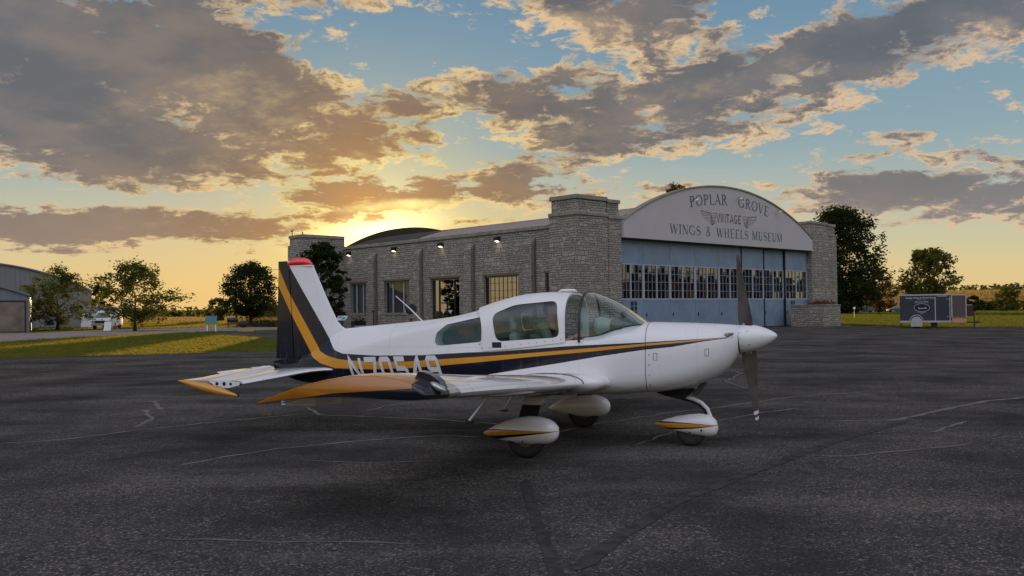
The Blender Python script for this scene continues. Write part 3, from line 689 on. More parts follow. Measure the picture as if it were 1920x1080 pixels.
for s, root, z in ((-1, 12.42, 8.42), (1, 15.98, 8.42)):
    e = MB(); fn = lambda u, v: (root+s*u, SF, z+v); lw = .027
    tips = [(1.85,.08),(1.80,-.06),(1.66,-.20),(1.48,-.33),(1.26,-.46),(1.02,-.58),(.76,-.70)]
    e.ribbon([(0,-.02),(.7,.0),(1.85,.10)], lw, fn)
    for k, (tx, tz) in enumerate(tips):
        x0, z0 = .62-.05*k, -.06-.085*k
        e.ribbon([(x0, z0), ((x0+tx)/2, (z0+tz)/2+.02-.03), (tx, tz-.05), (tx+.02, tz+.04)], lw, fn)
    for k in range(6): e.ribbon(earc(.34,-.10-.11*k,.30,.10,200,340,8), lw, fn)
    e.ribbon([(0,0),(.04,-.35),(.22,-.72),(.42,-.86),(.58,-.78)], lw, fn); e.ribbon([(.62,0),(.60,-.4),(.42,-.84)], lw, fn)
    e.ribbon([(.30,-.66),(.40,-.9),(.70,-.74)], lw, fn)
    e.build('emblem', M_inkl, gable, recalc=False)
# flood lamps on arms in front of the sign
for a, z in ((9.62, 9.16), (15.18, 9.66), (20.7, 9.05)):
    m = MB().tube([(a,-.1,z+.1),(a,-.35,z+.12),(a-.05,-.55,z)], .03, 6); ar = m.build('sign_floodlight', M_galv, gable)
    m = MB().loft([[(a-.05+r_*math.cos(t), -.55+y_, z-.02+r_*.8*math.sin(t)-y_*.5) for t in [k*math.pi/5 for k in range(10)]] for r_, y_ in ((.05,-.10),(.11,-.04),(.15,.06))]); m.build('lamp_head', M_white, ar, smooth=40)

# planter in front of the right-hand pier
pl_ = empty('stone_planter', (24.75, 70.15, 0), .7489); tag(pl_, 'low stone planter with red flowers at the right corner of the stone museum', 'planter')
MB().box((-1.25,-.2,-.05),(1.35,2.6,1.62)).build('planter_wall', M_stone, pl_)
bevel(MB().box((-1.30,-.25,1.62),(1.40,2.64,1.70)).build('planter_cap', M_cap, pl_), .02)

# ------------------------------------------------------------------ the aeroplane; X forward, Y to its left, Z up, origin on the ground between the main wheels
AX, AY, AH = .534, 10.749, -.3233
ac = empty('light_aircraft', (AX, AY, 0), AH)
tag(ac, 'white low-wing propeller aeroplane with navy and gold stripes parked on the asphalt', 'aeroplane')
def side_pt(x, y, Yr):                       # photo pixel -> (X, Z) on the plane Yr metres to the right of the centreline
    r = pix_ray(x, y); c, s = math.cos(AH), math.sin(AH)
    oy = (-AX)*s-(-AY)*c; ey = r.x*s-r.y*c; ox = (-AX)*c+(-AY)*s; ex = r.x*c+r.y*s
    t = (Yr-oy)/ey; return ox+t*ex, CAM_H+t*r.z

# station tables
zb = tab([(-3.88,.82),(-3.67,.70),(-3.39,.642),(-3.14,.622),(-2.2,.60),(-1,.585),(.3,.583),(.67,.589),(1.13,.616),(1.28,.628),(1.58,.677),(1.81,.757),(1.98,.870),(2.06,.965),(2.11,1.04)])
zt_ = tab([(-3.88,.93),(-3.6,.965),(-3.4,1.06),(-3.15,1.20),(-2.95,1.335),(-2.8,1.352),(-2.2,1.405),(-1.71,1.443),(-1.27,1.488),(-.98,1.556),(-.86,1.588),(-.74,1.60)])
ztf = tab([(.45,1.262),(.6,1.275),(.79,1.34),(.95,1.372),(1.08,1.406),(1.15,1.409),(1.49,1.400),(1.85,1.386),(2.0,1.376),(2.11,1.366)])
sill = tab([(-.90,1.10),(-.76,1.10),(.30,1.205),(.45,1.215),(.60,1.25)])
wd = tab([(-3.88,.045),(-3.67,.075),(-3.39,.115),(-3.1,.16),(-2.65,.27),(-2.2,.335),(-1.7,.42),(-1.3,.475),(-.9,.52),(-.4,.545),(.3,.555),(.9,.55),(1.15,.54),(1.5,.50),(1.75,.44),(1.92,.36),(2.03,.26),(2.11,.175)])
zm_ = tab([(-3.88,.875),(-3.3,.86),(-2.5,.90),(-1.5,.98),(-.8,1.0),(.5,1.0),(1.15,1.02),(1.6,1.06),(1.95,1.14),(2.11,1.20)])
nb_ = tab([(-3.88,2.4),(-2.5,2.8),(-1.5,4),(0,5),(1.15,4.2),(1.6,3.2),(1.9,2.5),(2.11,2.1)])
nt2 = tab([(-3.88,2.2),(-3.3,1.6),(-2.8,1.45),(-2.2,1.9),(-1.6,2.6),(-1.1,2.9),(-.86,2.9)])
ntf = tab([(.45,7),(.8,5.2),(1.08,3.4),(1.3,3.1),(1.6,3.0),(1.9,2.6),(2.11,2.1)])
NH = 15
sh_z = tab([(-3.88,.905),(-3.4,.96),(-3.1,.99),(-2.9,1.04),(-2.49,1.15),(-2.04,1.268),(-1.557,1.385),(-1.2,1.452),(-.86,1.505)])
sh_y = tab([(-3.88,.035),(-3.4,.09),(-3.1,.145),(-2.5,.25),(-2.04,.31),(-1.557,.37),(-1.2,.41),(-.86,.445)])
def aft_half(X):                             # side wall, rounded shoulder, sloping deck: NH points from the waist to the ridge
    w, m_, zt = wd(X), zm_(X), zt_(X); P0, P1, P2 = Vector((w, m_)), Vector((sh_y(X), sh_z(X))), Vector((0, zt+.006))
    A, B = P1.lerp(P0, .16), P1.lerp(P2, .20); out = [P0.lerp(A, k/5) for k in range(5)]
    out += [A*(1-t)**2+P1*2*t*(1-t)+B*t*t for t in [k/5 for k in range(6)]]
    for k in range(1, 5): t = k/4.4; p = B.lerp(P2, t); p.y += .018*math.sin(math.pi*t)*min(1, (zt-m_)*3); out.append(p)
    return [(p.x, p.y) for p in out]
def ring(X, cab):
    w, b, m_ = wd(X), zb(X), zm_(X); nb = nb_(X)
    pts = []
    if cab:                                  # open tub with a wall, a rail and a floor
        zs_ = sill(X); fl = .74; prof = []
        for k in range(7): q = k/6; prof.append((w*(1-.02*q*q), m_+(zs_-m_)*q))
        prof += [(w-.012, zs_+.008), (w-.05, zs_+.008), (w-.055, zs_-.02), (w-.06, 1.0), (w-.065, fl+.05), (w-.11, fl), (w*.5, fl), (w*.2, fl)]
        prof = prof[:NH]
        top = prof+[(0, fl)]+[(-p[0], p[1]) for p in prof[::-1]]
    else:
        zt = zt_(X) if X < 0 else ztf(X); n = nt2(X) if X < 0 else ntf(X)
        top = []
        if X < 0:
            half = aft_half(X); top = half+[(0, zt)]+[(-p[0], p[1]) for p in half[::-1]]
        else:
          for k in range(2*NH+1):
            t = math.pi*k/(2*NH); y, z = superell(w, zt-m_, n, t); top.append((y, m_+z))
    bot = []
    for k in range(1, 20):
        t = math.pi+math.pi*k/20; y, z = superell(w, m_-b, nb, t); bot.append((y, m_+z))
    return [(X, y, z) for y, z in top+bot]
def surf_y(X, z):                            # half width of the outer skin
    w, b, m_ = wd(X), zb(X), zm_(X)
    if z < m_: n = nb_(X); q = (m_-z)/(m_-b); return w*max(0, 1-q**n)**(1/n)
    if -.745 < X < .45: q = (z-m_)/(sill(X)-m_); return w*(1-.02*min(1, q)**2)
    if X < 0:
        H = aft_half(X)+[(0, zt_(X))]
        for a, b_ in zip(H, H[1:]):
            if a[1] <= z <= b_[1]: return a[0]+(b_[0]-a[0])*(z-a[1])/max(1e-6, b_[1]-a[1])
        return 0
    zt = zt_(X) if X < 0 else ztf(X); n = nt2(X) if X < 0 else ntf(X); q = min(1, (z-m_)/(zt-m_)); return w*max(0, 1-q**n)**(1/n)

# ---- paint: the stripe edges as curves of height against length
def curve_node(pts, x):
    n = S.nt.nodes.new('ShaderNodeFloatCurve'); c = n.mapping.curves[0]; n.mapping.use_clip = False
    X0, X1, Z0, Z1 = -4.0, 2.2, -.2, 2.4
    pts = sorted(pts); P = [((p[0]-X0)/(X1-X0), (p[1]-Z0)/(Z1-Z0)) for p in pts]
    c.points[0].location = P[0]; c.points[1].location = P[-1]
    for p in P[1:-1]: c.points.new(*p)
    for p in c.points: p.handle_type = 'VECTOR'
    n.mapping.update(); setin(n.inputs['Value'], (x-X0)/(X1-X0)); n.inputs['Factor'].default_value = 1
    return S(n.outputs[0])*(Z1-Z0)+Z0
def px_curve(pts): return [side_pt(x, y, Y) for x, y, Y in pts]
C_w = px_curve([(544,501.4,.03),(619,635,.03),(630,655.6,.1),(644,663,.2),(703,666.7,.32),(787,666,.42),(880,660.8,.53),(920,660,.55),(1000,654,.555),(1060,649.3,.555),(1207.5,642,.54),(1260,638.5,.5),(1315,635.7,.46),(1364,632.6,.38)])
C_w = [(-3.95,2.75),(-3.70,2.26)]+C_w+[(2.19, C_w[-1][1]-.3)]
C_g1 = px_curve([(524.6,510.8,.03),(540,543.9,.03),(601.7,657,.04),(615.8,666.6,.12),(634.7,673,.2),(654,676,.27),(745,679,.37),(825,673.6,.46),(920,667.5,.55),(1000,661.5,.555),(1121,651.5,.55),(1207.5,644.5,.54),(1260,640.4,.5),(1364,633.2,.38)])
C_g1 = [(-3.95,2.42)]+C_g1+[(2.19, C_g1[-1][1]-.4)]
C_g0 = px_curve([(524,543.9,.03),(540,575,.03),(587.5,666.6,.04),(603,680.8,.12),(628.4,690,.2),(648,690.8,.25),(698,692.5,.32),(770,690,.4),(825.6,685.6,.46),(920,677,.55),(1000,668.6,.555),(1106,659.4,.55),(1207,648.8,.54),(1260,644,.5),(1364,633.9,.38)])
C_g0 = [(-3.95,2.12)]+C_g0+[(2.19, C_g0[-1][1]-.4)]
C_d = px_curve([(916,702.3,.55),(976,692.6,.555),(1058,679.4,.555),(1121,668.6,.555),(1207,656,.54),(1260,650.5,.5),(1315.6,641,.46),(1364,634.6,.38)])
C_d = [(-3.98,-.18),(-1.75,.42)]+C_d+[(2.19, C_d[-1][1])]
def ac_paint(name, base=(.77,.76,.76)):
    m, nt, o = mat(name); co = obj_co(); x, y, z = separate(co)
    gt = lambda a, b: S.m('GREATER_THAN', a, b)
    W, G1, G0, Dk = curve_node(C_w, x), curve_node(C_g1, x), curve_node(C_g0, x), curve_node(C_d, x)
    dark = gt(W, z)*gt(z, Dk); gold = gt(G1, z)*gt(z, G0)*dark
    n = noise(co, 3., 5, .6); n2 = noise(combine(x*.4, y, z*3), 6., 4)
    white = mix(smooth(n, .3, .75)*.12, base, tuple(v*.86 for v in base)); white = mix(smooth(n2, .55, .8)*.06, white, (.55,.5,.42))
    lineX = None
    for sx in (1.15,): d = S.m('LESS_THAN', S.m('ABSOLUTE', x-sx), .0035); lineX = d
    for sx in (-2.05, -1.2, .40, 1.70, -2.9): d = S.m('LESS_THAN', S.m('ABSOLUTE', x-sx), .0016)*.45; lineX = S.m('MAXIMUM', lineX, d)
    c = mix(dark, white, (.006,.008,.020)); c = mix(gold, c, (.62,.265,.022)); c = mix(lineX*.65, c, (.05,.05,.05))
    riv = S.m('LESS_THAN', S.m('ABSOLUTE', x-1.19), .007)*S.m('LESS_THAN', S.m('ABSOLUTE', S.m('FRACT', z*9.)-.5), .055)*gt(1.1, z)*gt(z, .63)
    c = mix(riv*.8, c, (.03,.03,.03))
    # fine rivet rows along the skin joints, and exhaust grime drifting back along the belly
    fz = lambda v, k: S.m('LESS_THAN', S.m('ABSOLUTE', S.m('FRACT', v*k)-.5), .09)
    row = None
    for zz_ in (.69, 1.13): r_ = S.m('LESS_THAN', S.m('ABSOLUTE', z-zz_), .0028)*fz(x, 22.)*gt(1.1, x); row = r_ if row is None else S.m('MAXIMUM', row, r_)
    for sx in (-2.065, -1.215, .415, 1.135, -2.915): r_ = S.m('LESS_THAN', S.m('ABSOLUTE', x-sx), .0028)*fz(z, 22.)*gt(1.5, z); row = S.m('MAXIMUM', row, r_)
    c = mix(row*.5, c, (.10,.10,.10))
    gr = noise(combine(x*.6, y*6, z*9), 2., 5, .65)
    c = mix(smooth(gr, .42, .7)*smooth(z, .86, .60)*.42, c, (.17,.13,.09)); c = mix(smooth(noise(combine(x*5, y, z*.8), 3., 4, .6), .56, .8)*.16, c, (.36,.33,.29))
    pnl = S.m('LESS_THAN', S.m('ABSOLUTE', z-1.13), .0012)*gt(1.14, x)*gt(x, -2.0)*.25; c = mix(pnl, c, (.1,.1,.1))
    p = principled(c, smooth(n, .3, .8, .15, .25), 0, .25, .35, n, .05, .004); nt.links.new(p.outputs[0], o.inputs[0]); return m
M_ac = ac_paint('aircraft_paint')
def plain_gloss(name, base, rough=.22, coat=.6):
    m, nt, o = mat(name); co = obj_co(); n = noise(co, 4., 5, .6)
    c = mix(smooth(n, .3, .8)*.15, base, tuple(v*.82 for v in base)); p = principled(c, smooth(n, .3, .8, rough*.8, rough*1.3), 0, coat, .5, n, .05, .004)
    nt.links.new(p.outputs[0], o.inputs[0]); return m
M_wh = plain_gloss('white_gloss', (.77,.76,.75)); M_navy = plain_gloss('navy_gloss', (.008,.011,.024)); M_gold = plain_gloss('gold_gloss', (.62,.265,.022))
def wing_paint():
    m, nt, o = mat('wing_paint'); co = obj_co(); x, y, z = separate(co); n = noise(co, 2.2, 5, .6); ay = S.m('ABSOLUTE', y)
    c = mix(smooth(n, .3, .8)*.12, (.78,.77,.76), (.66,.65,.63)); ln = None
    for sy in (1.42, 2.75, 4.1): d = S.m('LESS_THAN', S.m('ABSOLUTE', ay-sy), .004); ln = d if ln is None else S.m('MAXIMUM', ln, d)
    for sx in (.16, -.52): d = S.m('LESS_THAN', S.m('ABSOLUTE', x-sx), .003)*S.m('GREATER_THAN', ay, .95)*.6; ln = S.m('MAXIMUM', ln, d)
    rv = S.m('LESS_THAN', S.m('ABSOLUTE', S.m('FRACT', ay*18.)-.5), .08)*S.m('MAXIMUM', S.m('LESS_THAN', S.m('ABSOLUTE', x-.175), .003), S.m('LESS_THAN', S.m('ABSOLUTE', x+.50), .003))
    c = mix(ln*.7, c, (.06,.06,.06)); c = mix(rv*.5, c, (.12,.12,.12)); c = mix(smooth(noise(combine(x*.5, y*4, z), 2.5, 5, .65), .5, .8)*.22, c, (.40,.36,.30)); p = principled(c, smooth(n, .3, .8, .10, .20), 0, .8, .5, n, .06, .006); nt.links.new(p.outputs[0], o.inputs[0]); return m
M_wing = wing_paint()
M_rub = simple('rubber', (.018,.018,.018), .8, var=.3, bump=.3, scale=30)
M_chrome = simple('bare_metal', (.55,.54,.52), .28, 1., var=.15)
M_seat = simple('seat_vinyl', (.30,.32,.29), .6); M_seatd = simple('dark_upholstery', (.10,.09,.075), .8)
M_red = simple('red_lens', (.62,.012,.012), .15, coat=1., Emission_Color=(.7,.01,.01), Emission_Strength=.12)
M_prop = simple('propeller_paint', (.085,.075,.062), .38, var=.2)
M_cabglass = glass('cabin_glass', (.62,.77,.73), 1.3)
M_scrglass = glass('windscreen_glass', (.72,.86,.80), 1.3)

M_lining = simple('cabin_lining', (.05,.07,.08), .8, var=.4, scale=3)
def xs(a, b, st=.06):
    n = max(2, int(round((b-a)/st))); return [a+(b-a)*k/n for k in range(n+1)]
# fuselage: tail cone, cabin tub, front deck to the firewall
m = MB(); X_ = xs(-3.88, -.748, .06); rr = [ring(x, False) for x in X_]+[ring(x, True) for x in xs(-.744, .448, .08)]+[ring(x, False) for x in xs(.452, 1.147, .05)]
rr = [r for r in rr]; m.loft([[(p[0], p[1], p[2]) for p in r] for r in rr])
fus = m.build('fuselage', M_ac, ac, smooth=38)
m = MB(); m.loft([ring(x, False) for x in xs(1.153, 1.9, .04)+[1.93,1.96,1.99,2.02,2.045,2.065,2.085,2.10,2.11]])
cowl = m.build('engine_cowling', M_ac, ac, smooth=38)
# quarter windows: a rounded prism cut through the rear shell, panes set in it
def rounded(poly, r=.05, n=5):
    out = []; N = len(poly)
    for i, p in enumerate(poly):
        p = Vector(p); a = Vector(poly[i-1]); b = Vector(poly[(i+1) % N]); rr_ = min(r, (p-a).length*.45, (p-b).length*.45)
        p0 = p+(a-p).normalized()*rr_; p1 = p+(b-p).normalized()*rr_
        for k in range(n+1): t = k/n; q = p0*(1-t)**2+p*2*t*(1-t)+p1*t*t; out.append((q.x, q.y))
    return out
def cut(o, poly, y0=-1., y1=1.):
    c = MB().prism(poly, y0, y1).build('cutter', M_dark, o.parent); bpy.context.view_layer.update(); md = o.modifiers.new('cut', 'BOOLEAN'); md.object = c; md.solver = 'EXACT'; md.operation = 'DIFFERENCE'
    apply_mods(o); bpy.data.objects.remove(c)
QW = rounded([side_pt(x, y, .47) for x, y in ((812,640),(814,625),(834,608.5),(902.5,594),(903.5,641),(822,648.5),(815,647))], .03)
qcut = [(p[0]*1, p[1]) for p in QW]
for s in (-1, 1):                            # recess each side so the cabin stays closed between
    cut(fus, qcut, min(s*.18, s*1.), max(s*.18, s*1.))
fus.data.polygons.foreach_set('use_smooth', [True]*len(fus.data.polygons)); fus.data.set_sharp_from_angle(angle=R(38))
def pane(name, poly, yf, s, mt, parent, off=0., nx=14):
    """fill a side-view outline with a pane that follows the skin"""
    bm = bmesh.new(); vs = [bm.verts.new((p[0], 0, p[1])) for p in poly]; f = bm.faces.new(vs)
    x0, x1 = min(p[0] for p in poly), max(p[0] for p in poly); z0, z1 = min(p[1] for p in poly), max(p[1] for p in poly)
    for k in range(1, nx): bmesh.ops.bisect_plane(bm, geom=bm.faces[:]+bm.edges[:]+bm.verts[:], plane_co=(x0+(x1-x0)*k/nx, 0, 0), plane_no=(1, 0, 0))
    for k in range(1, 9): bmesh.ops.bisect_plane(bm, geom=bm.faces[:]+bm.edges[:]+bm.verts[:], plane_co=(0, 0, z0+(z1-z0)*k/9), plane_no=(0, 0, 1))
    for v in bm.verts: v.co.y = s*(yf(v.co.x, v.co.z)+off)
    me = bpy.data.meshes.new(name); bm.to_mesh(me); bm.free(); return finish(me, name, mt, parent, True)
for s in (-1, 1):
    q = pane('quarter_window', QW, surf_y, s, M_cabglass, ac, -.012)
for s in (-1, 1): MB().prism(QW, s*.186, s*.192).build('cabin_lining', M_lining, ac)
m = MB().box((-1.5,-.17,1.06),(-.85,.17,1.36)); m.build('baggage_cover', M_seatd, ac)

# ---- canopy
ctop = tab([(-.93,1.600),(-.772,1.650),(-.565,1.706),(-.293,1.758),(-.025,1.772),(.205,1.762),(.26,1.756)])
crail = tab([(-.93,1.078),(-.755,1.088),(.305,1.20)])
CW = .562
def can_y(X, z):
    n = 3.0; q = max(0, min(1, (z-crail(X)-.16)/(ctop(X)-crail(X)-.16))); w = CW if X > -.6 else CW-(-.6-X)*.06
    return w*max(0, 1-q**n)**(1/n)
def can_ring(X, n=30, off=0.):
    pts = []; zr = crail(X); zt = ctop(X)
    w = CW if X > -.6 else CW-(-.6-X)*.06
    X0 = X; fwd = .14*max(0, (-.6-X)/.3); zr = crail(X0+fwd)
    X = X0+fwd; pts.append((X, w+off, zr)); pts.append((X, w+off, zr+.08))
    for k in range(n+1):
        t = math.pi*k/n; y, z = superell(w+off, zt-zr-.16+off, 3.0, t); X = X0+fwd*(1-math.sin(t)**2); pts.append((X, y, zr+.16+z))
    X = X0+fwd; pts.append((X, -w-off, zr+.08)); pts.append((X, -w-off, zr)); return pts
def shell(xs_, ringf, th, name, mt, parent):
    outer = [ringf(x, 0.) for x in xs_]; inner = [ringf(x, -th) for x in xs_]
    m = MB(); rings = [o_+i_[::-1] for o_, i_ in zip(outer, inner)]; m.loft(rings); return m.build(name, mt, parent, smooth=40)
can = shell(xs(-.90, .245, .05), lambda x, o: can_ring(x, 36, o), .022, 'canopy', M_ac, ac)
CWIN = rounded([side_pt(x, y, Y) for x, y, Y in ((930,640.5,.555),(923.5,590,.50),(965,571.5,.47),(1046,563.5,.46),(1049.5,632.5,.555))], .085, 6)
cut(can, CWIN); can.data.polygons.foreach_set('use_smooth', [True]*len(can.data.polygons)); can.data.set_sharp_from_angle(angle=R(30))
for s in (-1, 1): pane('side_window', CWIN, can_y, s, M_cabglass, can, -.012)
# rail screws and a small placard
for k in range(11):
    x = -.75+k*.095; z = crail(x)+.035; MB().box((x-.004,-CW-.003,z-.004),(x+.004,-CW+.002,z+.004)).build('rail_screw', M_black, can)
a, b = side_pt(923,652,.56), side_pt(940,641,.56)
MB().box((a[0],-CW-.003,a[1]),(b[0],-CW-.0008,b[1]-.004)).build('placard', M_dark, can)
m = MB().tube([(.02,0,1.765),(.06,0,1.79),(.22,0,1.79),(.25,0,1.77)], [.02,.035,.035,.02], 8, flat=.5); m.build('canopy_latch', M_wh, can, smooth=True)

# ---- windscreen
stop = tab([(.40,1.770),(.432,1.762),(.624,1.690),(.812,1.588),(.967,1.481),(1.06,1.416),(1.10,1.392)])
def scr_base(X): return tab([(.40,1.235),(.45,1.245),(.6,1.262),(.79,1.330),(.95,1.366),(1.10,1.386)])(X)
scr_w = tab([(.40,.548),(.6,.546),(.8,.535),(.95,.50),(1.03,.42),(1.10,.26)])
def scr_ring(X, o=0.):
    zr, zt, w = scr_base(X), stop(X), scr_w(X); pts = []
    for k in range(31): t = math.pi*k/30; y, z = superell(w+o, max(.004, zt-zr)+o, 2.5, t); pts.append((X, y, zr+z))
    return pts
m = MB().loft([scr_ring(x) for x in xs(.415, 1.0, .04)+[1.03,1.06,1.085,1.10]], closed=False, caps=(False, False)); scr = m.build('windscreen', M_scrglass, ac, smooth=True)
m = MB(); pts = scr_ring(.405)
m.tube([(p[0], p[1]*1.005, p[2]+.004) for p in [(.405,.553,1.19)]+pts+[(.405,-.553,1.19)]], .014, 8, up=(1,0,0)); m.build('windscreen_frame', M_black, scr, smooth=True)
# base strip following the lower edge of the screen
for s in (-1, 1):
    e = [(x, s*(scr_w(x)+.004), scr_base(x)+.002) for x in xs(.42, 1.09, .05)]+[(1.105, s*.1, 1.394), (1.107, 0, 1.396)]
    m = MB().tube(e, .007, 6); m.build('base_trim', M_rub, scr, smooth=True)
# glareshield, instruments, centre post, compass
gs = MB(); gs.loft([[(x, y*sc_, z) for y, z in [(.44,zz0),(.44,zz0+h_*.7),(.36,zz0+h_),(-.36,zz0+h_),(-.44,zz0+h_*.7),(-.44,zz0)]] for x, zz0, h_, sc_ in ((.50,1.20,.20,1.),(.54,1.20,.25,1.),(.72,1.25,.20,1.),(.86,1.30,.10,.95))])
gs.build('glareshield', M_seatd, ac, smooth=30)
m = MB().loft([[(x, y+.31*-1, z) for y, z in [(r_*math.cos(t), 1.36+r2*math.sin(t)) for t in [k*math.pi/8 for k in range(16)]]] for x, r_, r2 in ((.56,.14,.10),(.60,.18,.12),(.74,.17,.09))]); m.build('headset_pad', M_seat, ac, smooth=40)
MB().tube([(.95,0,1.42),(.74,0,1.62)], .010, 6).tube([(.84,0,1.47),(.80,0,1.53)], .045, 8).build('compass', M_black, ac)
# seats
def seat(y):
    m = MB(); m.box((-.28,y-.22,.76),(.16,y+.22,.87)); o = bevel(m.build('seat', M_seatd, ac), .04)
    M_ = Matrix.Translation((-.30,y,.84)) @ Matrix.Rotation(R(-14), 4, 'Y')
    b = MB().box((-.06,-.22,0),(.06,.22,.48), 0, M_); bevel(b.build('backrest', M_seat, o), .05)
    b = MB().box((-.05,-.12,.50),(.04,.12,.66), 0, M_); bevel(b.build('headrest', M_seat, o), .04)
for y in (-.26, .26): seat(y)
m = MB().box((-.86,-.50,.76),(-.60,.50,1.22)); bevel(m.build('rear_seat', M_seatd, ac), .05)
m = MB().tube([(.48,-.26,1.10),(.36,-.26,1.10)], .014, 6)
m.tube([(.36,-.26+.13*math.cos(t), 1.10+.09*math.sin(t)) for t in [math.pi*(k/10*1.3-.15) for k in range(11)]], .013, 6); m.build('control_yoke', M_black, ac)

# ---- fin, rudder, beacon
def foil(x0, x1, z, th, n=12, te=.08):
    """section in plan from leading edge x0 back to x1 at height z, half thickness th"""
    up = []
    for k in range(n+1):
        t = 1-math.cos(math.pi/2*k/n); y = th*(2.6*math.sqrt(t)*.5*(1-t)+ (1-(1-t)**3)*(1-t)*.45 + te*t*(1 if te else 0)); up.append((x0+(x1-x0)*t, y, z))
    return up+[(p[0], -p[1], p[2]) for p in up[::-1]]
hx = lambda z: -3.574+(z-.965)*(-3.655+3.574)/(2.151-.965)
lx = tab([(.95,-2.55),(1.25,-2.68),(1.33,-2.80),(1.40,-2.925),(1.5,-2.985),(2.187,-3.317)])
def fin_half(t, z):                          # half thickness by chord fraction
    th = .062-(z-1.)*.02; return th*min(1, 1.45*math.sqrt(max(0, t)))*(1-.55*max(0, (t-.35)/.65)**1.5)
def fin_ring(z, xa, xb, ta, tb, n=14):
    up = []
    for k in range(n+1): q = k/n; q = q*q if ta == 0 else q; t = ta+(tb-ta)*q; up.append((xa+(xb-xa)*q, fin_half(t, z) if not (ta == 0 and k == 0) else .003, z))
    return up+[(p[0], -p[1], p[2]) for p in up[::-1]]
m = MB(); zz_ = [.98+(2.165-.98)*k/18 for k in range(19)]
m.loft([fin_ring(z, lx(z), hx(z)+.004, 0, .62) for z in zz_]); m.build('vertical_fin', M_ac, ac, smooth=40)
def rud_ring(z, n=8):
    xa, xb = hx(z)-.006, -3.875+(z-1.04)*.033; up = []
    for k in range(n+1): t = k/n; up.append((xa+(xb-xa)*t, fin_half(.62, z)*(1-t)*1.0+.0035, z))
    return up+[(p[0], -p[1], p[2]) for p in up[::-1]]
m = MB(); m.loft([rud_ring(z) for z in [.955+(2.13-.955)*k/14 for k in range(15)]])
m.loft([[(x, s*fin_half(.55, 2.1)*f_, z) for x, s, f_ in ((-3.60,1,.6),(-3.70,1,.9),(-3.84,1,.12),(-3.84,-1,.12),(-3.70,-1,.9),(-3.60,-1,.6))] for z in (2.131, 2.20, 2.245)])
m.build('rudder', M_ac, ac, smooth=35)
m = MB().box((-3.655,-.034,2.166),(-3.318,.034,2.186)); fc = bevel(m.build('fin_cap', M_wh, ac), .006)
bz = [(-3.70,.028,.012),(-3.68,.036,.06),(-3.63,.038,.095),(-3.55,.036,.100),(-3.44,.034,.098),(-3.38,.03,.075),(-3.335,.02,.03),(-3.325,.008,.008)]
m = MB().loft([[(x, w_*math.cos(t)*(1 if math.sin(t) < .5 else .8), 2.188+h_*max(0, math.sin(t))**.6) for t in [math.pi*k/10 for k in range(11)]] for x, w_, h_ in bz]); m.build('beacon', M_red, ac, smooth=True)
m = MB().box((-3.58,-.02,2.20),(-3.52,.02,2.25)); m.build('beacon_bulb', M_dark, ac)
# tail cone fairing block
m = MB().loft([[(x, y*w_, z) for y, z in ((1,z0),(1.0,z1),(-1.0,z1),(-1,z0))] for x, w_, z0, z1 in ((-3.90,.03,.835,.925),(-3.74,.065,.80,.945),(-3.50,.09,.78,.985))]); m.build('tail_fairing', M_ac, ac, smooth=40)

# ---- wings
def naca(th, cam=.02, n=16):
    up, lo = [], []
    for k in range(n+1):
        t = (1-math.cos(math.pi*k/n))/2
        y = 5*th*(.2969*math.sqrt(t)-.126*t-.3516*t*t+.2843*t**3-.1036*t**4); c = cam*4*t*(1-t)
        up.append((t, c+y)); lo.append((t, c-y))
    return up+lo[-2:0:-1]
WLE = tab([(.40,.80),(.60,.745),(.72,.735),(.82,.70),(.90,.60),(1.0,.53),(1.2,.505),(4.55,.50),(4.80,.485)])
WTE = tab([(.40,-.95),(.9,-.89),(1.3,-.87),(4.55,-.87),(4.80,-.90)])
WZ = tab([(.40,.735),(.60,.745),(1.2,.775),(4.55,.985),(4.80,.995)])
WT = tab([(.40,.150),(.72,.15),(1.2,.155),(3.4,.145),(4.55,.125)])
WCAM = tab([(.4,.022),(1.2,.022),(3.2,.034),(4.55,.073)])
def wring(Y, s, n=16):
    x0, x1 = WLE(Y), WTE(Y); c = x0-x1; out = []
    for t, h_ in naca(WT(Y)*1.0, WCAM(Y), n): out.append((x0-c*t, -s*Y, WZ(Y)+h_*c-.068*c*t))
    return out
def cap_ring(Y, s):
    k = (Y-4.556)/.25; out = []; 
    for p in wring(4.55, s):
        x, z = p[0], p[2]; c0 = (-.05, 1.0); f = math.sqrt(max(0, 1-min(1, k)**2*.18)); 
        f2 = 1-.10*k*k if x > c0[0] else 1+.02*k
        out.append((c0[0]+(x-c0[0])*f2-.03*k, -s*Y, WZ(4.55)-.068*1.37*(.5-x)/1.37+(z-(WZ(4.55)-.068*1.37*(.5-x)/1.37))*f+.012*k))
    return out
def cap_in(s):
    r_ = cap_ring(4.80, s); return [(p[0]*.985-.003, -s*4.806, 1.04+(p[2]-1.04)*.93) for p in r_]
def tip_paint():
    m, nt, o = mat('wingtip_paint'); co = obj_co(); x, y, z = separate(co)
    a0 = side_pt(515,755,4.78); a1 = side_pt(620,737.5,4.78); a2 = side_pt(775,728,4.78)
    ln = S.m('MINIMUM', (x-a0[0])*((a1[1]-a0[1])/(a1[0]-a0[0]))+a0[1], (x-a1[0])*((a2[1]-a1[1])/(a2[0]-a1[0]))+a1[1])
    xf = (z-1.04)*-.12+.325
    g = S.m('GREATER_THAN', z, ln)*S.m('GREATER_THAN', xf, x); n = noise(co, 4, 4)
    c = mix(g, (.006,.008,.018), (.40,.145,.010)); p = principled(c, .25, 0, .6, .5, n, .05, .004); nt.links.new(p.outputs[0], o.inputs[0]); return m
M_tip = tip_paint()
